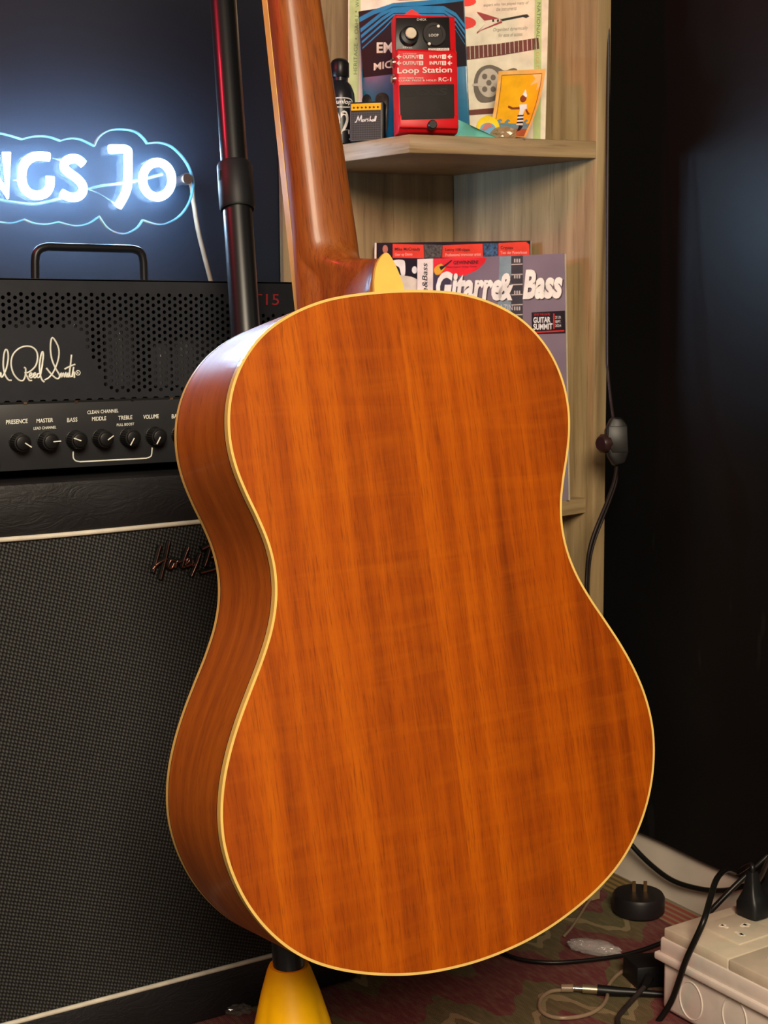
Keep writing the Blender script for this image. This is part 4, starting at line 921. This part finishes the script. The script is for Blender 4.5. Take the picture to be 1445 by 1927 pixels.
for s, x0_, x1_, yb, yt in (('Mike McCready', 743, 791, 473.5, 466), ('Lenny Hifi-tipps', 838, 884, 474, 467), ('Cryptex', 942, 966, 471, 463)): htext(BM, BMP, s, x0_, x1_, yb, yt, plain('mag_dark_ink', (70, 16, 20), .5), 2, 0, bold=.02)
for s, x0_, x1_, yb, yt in (('Gear up Demo', 743, 776, 483, 476.5), ('Professional transistor artist', 838, 905, 482.5, 477), ('Test der Powerboxx', 942, 992, 478.5, 473)): htext(BM, BMP, s, x0_, x1_, yb, yt, plain('mag_pink_ink', (240, 170, 160), .5), 2, -.02, bold=.01)
dec(BM, BMP, 'title_glyph', [(740, 490), (756, 489), (762, 494), (762, 517), (755, 517), (751, 503), (738, 497)], white_print, 1, 3); dec(BM, BMP, 'title_dot', disc(780, 508, 5, 7, 14), white_print)
dec(BM, BMP, 'cover_shirt', [(750, 517), (775, 521), (790, 528), (796, 600), (740, 600), (748, 540)], plain('shirt_print', (206, 198, 180), .5), 2)

def m_cover():
    m, t, N, L, B = nt('mag_grey_purple'); v = coords(N, L, (1, 1, 1))
    L.new(ramp(N, L, noise(N, L, v, 9, 3), [(.3, (112, 100, 112)), (.7, (134, 120, 130))]), B.inputs['Base Color']); B.inputs['Roughness'].default_value = .22; B.inputs['Coat Weight'].default_value = .3; return m
FM, FMP = magazine('magazine', 'grey music magazine with big white title letters standing in front of the dark one', [(785, 488), (1062, 477), (1069, 905), (785, 910)], [1.716, 1.632, 1.660, 1.733], .005, m_cover())
dec(FM, FMP, 'spine_strip', [(785.5, 488), (815, 486.5), (814, 620), (785, 620)], plain('mag_cream', (226, 214, 200), .4))
vtext(FM, FMP, 'Gitarre&Bass', 804.5, 598, 804.5, 495, (-10, 0), ink, 2, shear=.2, bold=.01)
dec(FM, FMP, 'red_burst', [(815.5, 486.5), (916, 484), (912, 494), (898, 508), (878, 517), (850, 521), (822, 517), (815.5, 512)], plain('mag_bright_red', (222, 36, 40), .3))
dec(FM, FMP, 'red_burst', [(815.5, 510), (850, 520), (842, 560), (815, 560)], plain('mag_dark_purple', (58, 50, 66), .3))
ygl = plain('guitar_yellow_print', (212, 160, 16), .4)
dec(FM, FMP, 'printed_yellow_guitar', [(817, 508), (820, 502), (830, 496), (834, 500), (838, 503), (834, 509), (828, 516), (820, 517)], ygl, 2, 2); dec(FM, FMP, 'printed_guitar_neck', [(828, 505), (850, 489), (851.5, 490.5), (831, 508)], ink, 3); dec(FM, FMP, 'printed_pickguard', [(827, 502), (833, 500), (836, 504), (830, 509)], ink, 3)
htext(FM, FMP, 'GEWINNEN!', 853.5, 900, 498, 491, ink, 3, -.03, bold=.02); htext(FM, FMP, 'Gibson Custom Vintage Thinner', 840, 898, 505, 501, ink, 3, -.02)
mwhite = plain('title_white', (232, 228, 216), .35); mshade = plain('title_shadow', (58, 50, 56), .5)
for off_, mt, k in ((1.6, mshade, 2), (0, mwhite, 4)):
    htext(FM, FMP, 'Gitarre', 821 + off_, 946 + off_, 566 + off_, 511 + off_, mt, k, 0, shear=.2, bold=.04); htext(FM, FMP, '&', 938 + off_, 966 + off_, 566 + off_, 514 + off_, mt, k, 0, shear=.2, bold=.04)
    htext(FM, FMP, 'Bass', 984 + off_, 1059 + off_, 564 + off_, 508 + off_, mt, k, -.03, shear=.2, bold=.045)
htext(FM, FMP, 'MUSIKER-MAGAZIN', 870, 965, 584, 573, plain('title_faint', (196, 186, 190), .4), 2, 0)
dec(FM, FMP, 'steel_photo', [(940, 483), (962, 482), (962, 600), (936, 600)], plain('photo_steel', (128, 146, 152), .2), 1)
dec(FM, FMP, 'neck_photo', [(962, 482), (984, 481), (983.5, 640), (961, 640)], plain('photo_neck', (62, 62, 66), .3), 1)
for k in range(7): dec(FM, FMP, 'fret_photo', [(962.5, 497 + 19 * k), (983.5, 496 + 19 * k), (983.5, 498 + 19 * k), (962.5, 499 + 19 * k)], silver_p, 2)
for k in (0, 2, 4, 6):
    for q in range(3): dec(FM, FMP, 'inlay_photo', [(967.5 + 4.5 * q, 487 + 15 * k), (970 + 4.5 * q, 487 + 15 * k), (970 + 4.5 * q, 494 + 15 * k), (967.5 + 4.5 * q, 494 + 15 * k)], silver_p, 2)
dec(FM, FMP, 'advert_box', [(1000.5, 588), (1063, 584.5), (1064, 627), (1001, 629)], plain('advert_black', (26, 22, 26), .4), 2)
htext(FM, FMP, 'SAVE THE DATE', 1005, 1035, 594, 590, red_print, 3, -.02); htext(FM, FMP, 'GUITAR', 1004, 1036, 608, 597, white_print, 3, -.03, bold=.03); htext(FM, FMP, 'SUMMIT', 1004, 1040, 621, 609.5, white_print, 3, -.03, bold=.03)
for s, yb in (('27.-29.', 600), ('SEPT.', 608), ('2024', 615.5)): htext(FM, FMP, s, 1045, 1056, yb, yb - 5, white_print, 3, -.02)
dec(FM, FMP, 'advert_line', [(1041.5, 590), (1043.5, 590), (1043.5, 619), (1041.5, 619)], red_print, 3); dec(FM, FMP, 'advert_line', [(1006, 624.5), (1062, 621), (1062, 623.5), (1006, 627)], red_print, 3)

# ------------------------------------------------------------------ hanging cord with in-line dimmer switch
PSW = Plane(atd((1150, 830), 1.585), -FWD)
SWo = PSW.at((1160, 876))
CS = root('cord_dimmer_switch', SWo, 'dark in-line dimmer switch on a thin cord hanging at the oak side panel', 'switch')
sw_m = plain('smoky_black_plastic', (20, 18, 18), .4)
mk('switch_body', prism([PSW.at(p) for p in [(1141, 808), (1152, 784), (1171, 785), (1181, 800), (1184, 850), (1177, 872), (1157, 877), (1146, 858), (1140, 830)]], FWD * .018), sw_m, CS, bevel=.003)
mk('switch_face', prism([PSW.at(p, .001) for p in [(1145, 802), (1180, 802), (1182, 851), (1152, 852), (1143, 830)]], FWD * .002), plain('smoky_grey_plastic', (26, 25, 24), .4), CS, bevel=.001)
mk('dial', lathe([(.010, -.008), (.011, -.006), (.011, .004), (.008, .008)], PSW.at((1141, 834), .001) + FWD * .008, (-rh * .8 - fh * .6), 20, flute=-.05), plain('brown_dial', (44, 26, 26), .35), CS, smooth=40)
cdm = plain('brown_black_cord', (30, 22, 20), .4)
def cord(px, dep, n=6): 
    P = [atd(p, d) for p, d in zip(px, dep)]; return crom(P, n)
mk('upper_cord', tube(cord([(1145, -40), (1143.5, 300), (1142.5, 640), (1144, 700), (1149, 750), (1154, 788)], [1.606, 1.612, 1.615, 1.612, 1.603, 1.594]), .0019, 8), cdm, CS, smooth=60)
mk('lower_cord', tube(cord([(1161, 874), (1156, 905), (1143, 942), (1128, 978), (1115, 1012), (1107, 1045), (1104, 1080), (1103, 1130), (1105, 1300), (1150, 1560)], [1.594, 1.597, 1.600, 1.602, 1.602, 1.602, 1.604, 1.606, 1.62, 1.66]), .0021, 8), cdm, CS, smooth=60)
mk('lower_cord', tube(cord([(1159, 874), (1160, 905), (1148, 942), (1134, 978), (1121, 1012), (1112, 1045), (1108, 1080), (1107, 1130), (1110, 1300), (1160, 1560)], [1.598, 1.600, 1.603, 1.605, 1.605, 1.605, 1.607, 1.61, 1.622, 1.665]), .0014, 8), cdm, CS, smooth=60)

# ------------------------------------------------------------------ power outlet box on the rug
bd_ = np.array([.0030, -.1314]); bd_ /= np.linalg.norm(bd_); bs_ = np.array([-bd_[1], bd_[0]])        # along the front side, and towards the wall
oB = np.array([.952, 1.034])
def ob(a, b, z): p = oB + bd_ * a + bs_ * b; return np.array([p[0], p[1], z])
PBX = Plane(ob(0, 0, 0), (-bs_[0], -bs_[1], 0))
ztop = PBX.at((1240, 1764))[2]; zrim = PBX.at((1240, 1796))[2]
SB = root('outlet_box', ob(.13, .09, 0), 'white surface mounted power outlet box with cream socket plates on the rug', 'outlet box')
wbox = plain('white_box_plastic', (222, 212, 202), .35, var=.03)
def obx(a0, a1, b0, b1, z0, z1): return prism([ob(a0, b0, z0), ob(a1, b0, z0), ob(a1, b1, z0), ob(a0, b1, z0)], (0, 0, z1 - z0))
BLn, BWd = .275, .150
mk('box_body', prism([ob(.004, .004, .0005), ob(BLn - .004, .004, .0005), ob(BLn - .004, BWd - .004, .0005), ob(.004, BWd - .004, .0005)], (0, 0, zrim)), wbox, SB, bevel=.006, bseg=3)
mk('box_rim', obx(-.002, BLn + .002, -.002, BWd + .002, zrim - .006, zrim + .002), wbox, SB, bevel=.002)
mk('box_collar', obx(.002, BLn - .002, .002, BWd - .002, zrim, ztop), wbox, SB, bevel=.003)
PKO = Plane(ob(0, .004, 0), (-bs_[0], -bs_[1], 0))
for px, rx in (((1300, 1883)), 26), (((1382, 1915)), 28):
    c = PKO.at(px); r_ = .0155
    mk('knockout_ring', tube([c + np.array([bd_[0], bd_[1], 0]) * r_ * math.cos(t) + np.array([0, 0, 1.0]) * r_ * 1.25 * math.sin(t) for t in np.linspace(0, 2 * math.pi, 33)[:-1]], .0009, 6, True), wbox, SB, smooth=60)
plate_m = plain('cream_plate', (206, 194, 172), .45, var=.03)
zp = ztop + .0105
for k in range(3):
    a0 = .006 + .0885 * k
    pl_ = mk('socket_plate', obx(a0, a0 + .0872, .004, BWd - .004, ztop - .001, zp), plate_m, SB, bevel=.0015)
    mk('socket_module', obx(a0 + .018, a0 + .072, .036, .090, zp - .001, zp + .0016), plate_m, pl_, bevel=.0008)
    mk('switch_slot', obx(a0 + .012, a0 + .016, .108, .126, zp - .0005, zp + .0006), plain('slot_grey', (120, 112, 100), .5), pl_)
    wslot = plain('white_shutter', (236, 228, 212), .4)
    for (da, db, wa, wb) in ((.033, .050, .010, .003), (.031, .050, .003, .008), (.055, .050, .012, .003), (.057, .0495, .004, .006), (.043, .070, .004, .011), (.0435, .070, .008, .003)):
        mk('socket_shutter', obx(a0 + da - wa / 2 + .001, a0 + da + wa / 2 + .001, db + .004 - wb / 2, db + .004 + wb / 2, zp + .001, zp + .0022), wslot, pl_)
# plugs and cords
bcord = plain('black_cord', (20, 19, 18), .32)
def plug(name, label, base, hgt, w, d, axis):
    r = root(name, base, label, 'plug')
    axis = np.array(axis, float); axis /= np.linalg.norm(axis); e1 = np.cross(axis, [bs_[0], bs_[1], 0]); e1 /= np.linalg.norm(e1); e2 = np.cross(axis, e1)
    V = []; F = []; prof = [(1, 1, 0), (1, 1, .30), (.8, .85, .42), (.52, .6, .6), (.42, .5, .8), (.3, .4, 1)]
    for sx, sy, h_ in prof:
        for k in range(16):
            t = 2 * math.pi * k / 16; cx_, sx_ = math.cos(t), math.sin(t)
            V.append(base + axis * h_ * hgt + e1 * w * sx * math.copysign(abs(cx_) ** .45, cx_) + e2 * d * sy * math.copysign(abs(sx_) ** .45, sx_))
    n = 16
    for i in range(len(prof) - 1):
        for k in range(n): F.append((i * n + k, i * n + (k + 1) % n, (i + 1) * n + (k + 1) % n, (i + 1) * n + k))
    F += [tuple(range(n)), tuple(range((len(prof) - 1) * n, len(prof) * n))]
    mk('plug_body', (V, F), plain('plug_black', (24, 25, 26), .4), r, smooth=40)
    return r, base + axis * hgt
ZP = Plane((0, 0, zp + .0018), (0, 0, 1))
b1 = ZP.at((1416, 1722)); P1, t1 = plug('power_plug', 'black power plug standing in the outlet box with a looping cord', b1, .046, .0145, .0125, (.02, .06, 1))
b2 = ZP.at((1452, 1700)); P2, t2 = plug('power_plug', 'black power plug at the outlet box edge beside the looping cord plug', b2, .040, .0135, .012, (.05, .02, 1))
path = [t1 - np.array([0, 0, .008]), t1 + np.array([.002, .004, .006]), atd((1386, 1641), 1.500), atd((1366, 1637), 1.47), atd((1348, 1655), 1.435), atd((1336, 1692), 1.41), atd((1322, 1738), 1.385)]
path += [PBX.at((1303, 1800), .008), PBX.at((1288, 1838), .0065), PBX.at((1272, 1880), .006), PBX.at((1258, 1912), .012), PBX.at((1246, 1938), .024)]
mk('cord', tube(crom(path, 6), .0031, 10), bcord, P1, smooth=60)
XW = 1.1650
def wallpt(px, gap): return on(px, 'X', 1.1725 - gap)
path = [t2 - np.array([0, 0, .006]), t2 + np.array([.006, .01, .006]), atd((1428, 1655), 1.60), wallpt((1395, 1669), .012), wallpt((1360, 1676), .010), wallpt((1318, 1673), .010), wallpt((1268, 1658), .012), wallpt((1228, 1630), .014), wallpt((1190, 1592), .018), wallpt((1150, 1540), .03)]
mk('cord', tube(crom(path, 6), .0033, 10), bcord, P2, smooth=60)
path = [atd((1330, 1722), 1.575), atd((1345, 1706), 1.58), atd((1380, 1670), 1.585), atd((1412, 1640), 1.59), atd((1436, 1618), 1.595), atd((1470, 1585), 1.60)]
mk('mains_cable', tube(crom(path, 5), .0032, 10), bcord, smooth=60, label='black mains cable rising behind the outlet box', cat='cable')

# ------------------------------------------------------------------ loose things on the rug
FLR = Plane((0, 0, 0), (0, 0, 1))
ra = FLR.at((1201, 1716)); RA = root('round_adapter', ra, 'round flat black plug adapter with two upright pins on the rug by the wall', 'adapter')
mk('disc', lathe([(.0285, .0003), (.031, .003), (.031, .020), (.029, .0235), (.0, .0235)], ra, n=40), plain('adapter_black', (26, 22, 24), .45), RA, smooth=35)
for s_ in (-1, 1):
    c = ra + rh * (.0068 * s_ + .002) + np.array([0, 0, .0235]) + fh * .006
    mk('pin', obox(c - rh * .002 - fh * .001, rh * .0042, fh * .0016, (0, 0, .0125)), plain('brass_pin', (130, 100, 64), .4, .9), RA)
pc = FLR.at((1117, 1793)); ang = math.radians(-16)
mk('clear_pouch', crumple(pc, rh * .0275 - fh * .012, rh * .005 + fh * .010, (0, 0, .0085), 4, 3, .10), clear('clear_plastic', (214, 210, 206), .12, .32, .8), smooth=70, label='crinkled clear plastic pouch lying on the rug', cat='pouch')
pc = FLR.at((448, 1897)); mk('clear_scrap', crumple(pc - fh * .012, rh * .014, fh * .008, (0, 0, .006), 3, 8, .18), clear('clear_scrap_plastic', (120, 110, 104), .1, .35, .8), label='small clear plastic scrap at the foot of the speaker cabinet', cat='scrap')
def floorcord(pts, r): return tube(crom([FLR.at(p) + np.array([0, 0, r + .0004]) for p in pts], 6), r, 8)
mk('black_lead', floorcord([(860, 1755), (900, 1778), (945, 1798), (985, 1811), (1040, 1816), (1100, 1812), (1160, 1804), (1205, 1793), (1246, 1778)], .0024), bcord, smooth=60, label='thin black lead curving across the rug past the clear pouch', cat='cable')
CLo = FLR.at((1060, 1872)); CL = root('clear_jack_lead', CLo, 'translucent looped lead with a metal connector on the rug', 'cable')
clr = clear('translucent_sleeve', (176, 152, 124), .2, .5)
mk('sleeve', floorcord([(1062, 1867), (1036, 1870), (1018, 1884), (1017, 1904), (1036, 1917), (1066, 1920), (1104, 1914), (1130, 1900), (1142, 1882), (1144, 1862), (1158, 1842), (1180, 1826)], .0021), clr, CL, smooth=60)
j = [FLR.at(p) + np.array([0, 0, .005]) for p in ((1056, 1868), (1078, 1868), (1096, 1869), (1124, 1871))]
mk('sleeve_end', tube(j[:2], .0042, 12), clr, CL, smooth=40); mk('metal_ferrule', tube([j[1], j[2]], .0030, 12), chrome, CL, smooth=40); mk('metal_ferrule', tube([j[2], j[3]], .0046, 14), plain('nickel', (190, 176, 146), .3, .9), CL, smooth=40)
mk('barrel', tube([j[3], FLR.at((1160, 1874)) + np.array([0, 0, .005]), FLR.at((1250, 1878)) + np.array([0, 0, .004])], [.0056, .005, .0028], 12), black_plastic, CL, smooth=40)
ac = FLR.at((1200, 1862)); AD = root('power_adapter', ac, 'black block power adapter tucked behind the white outlet box', 'adapter')
mk('block', obox(ac - rh * .001 - fh * .0, rh * .06 + fh * .01, fh * .035 - rh * .01, (0, 0, .024)), plain('adapter_block_black', (16, 16, 18), .5), AD, bevel=.003)
mk('strain_relief', tube([ac + rh * .012 + np.array([0, 0, .014]) - fh * .001, ac + rh * .004 - fh * .016 + np.array([0, 0, .010])], [.005, .0035], 10), black_plastic, AD, smooth=40)
mk('cord', tube(crom([ac + rh * .005 - fh * .014 + np.array([0, 0, .0105])] + [FLR.at(p) + np.array([0, 0, .0035]) for p in ((1188, 1890), (1172, 1908), (1162, 1924), (1168, 1950))], 5), .0027, 8), plain('dark_grey_cord', (46, 40, 38), .45), AD, smooth=60)
mk('thin_lead', tube(crom([FLR.at(p) + np.array([0, 0, .002]) for p in ((1062, 1764), (1076, 1748), (1092, 1724), (1106, 1702), (1120, 1686), (1136, 1668))], 5), .0016, 8), clr, smooth=60, label='thin translucent lead on the rug beside the guitar edge', cat='cable')
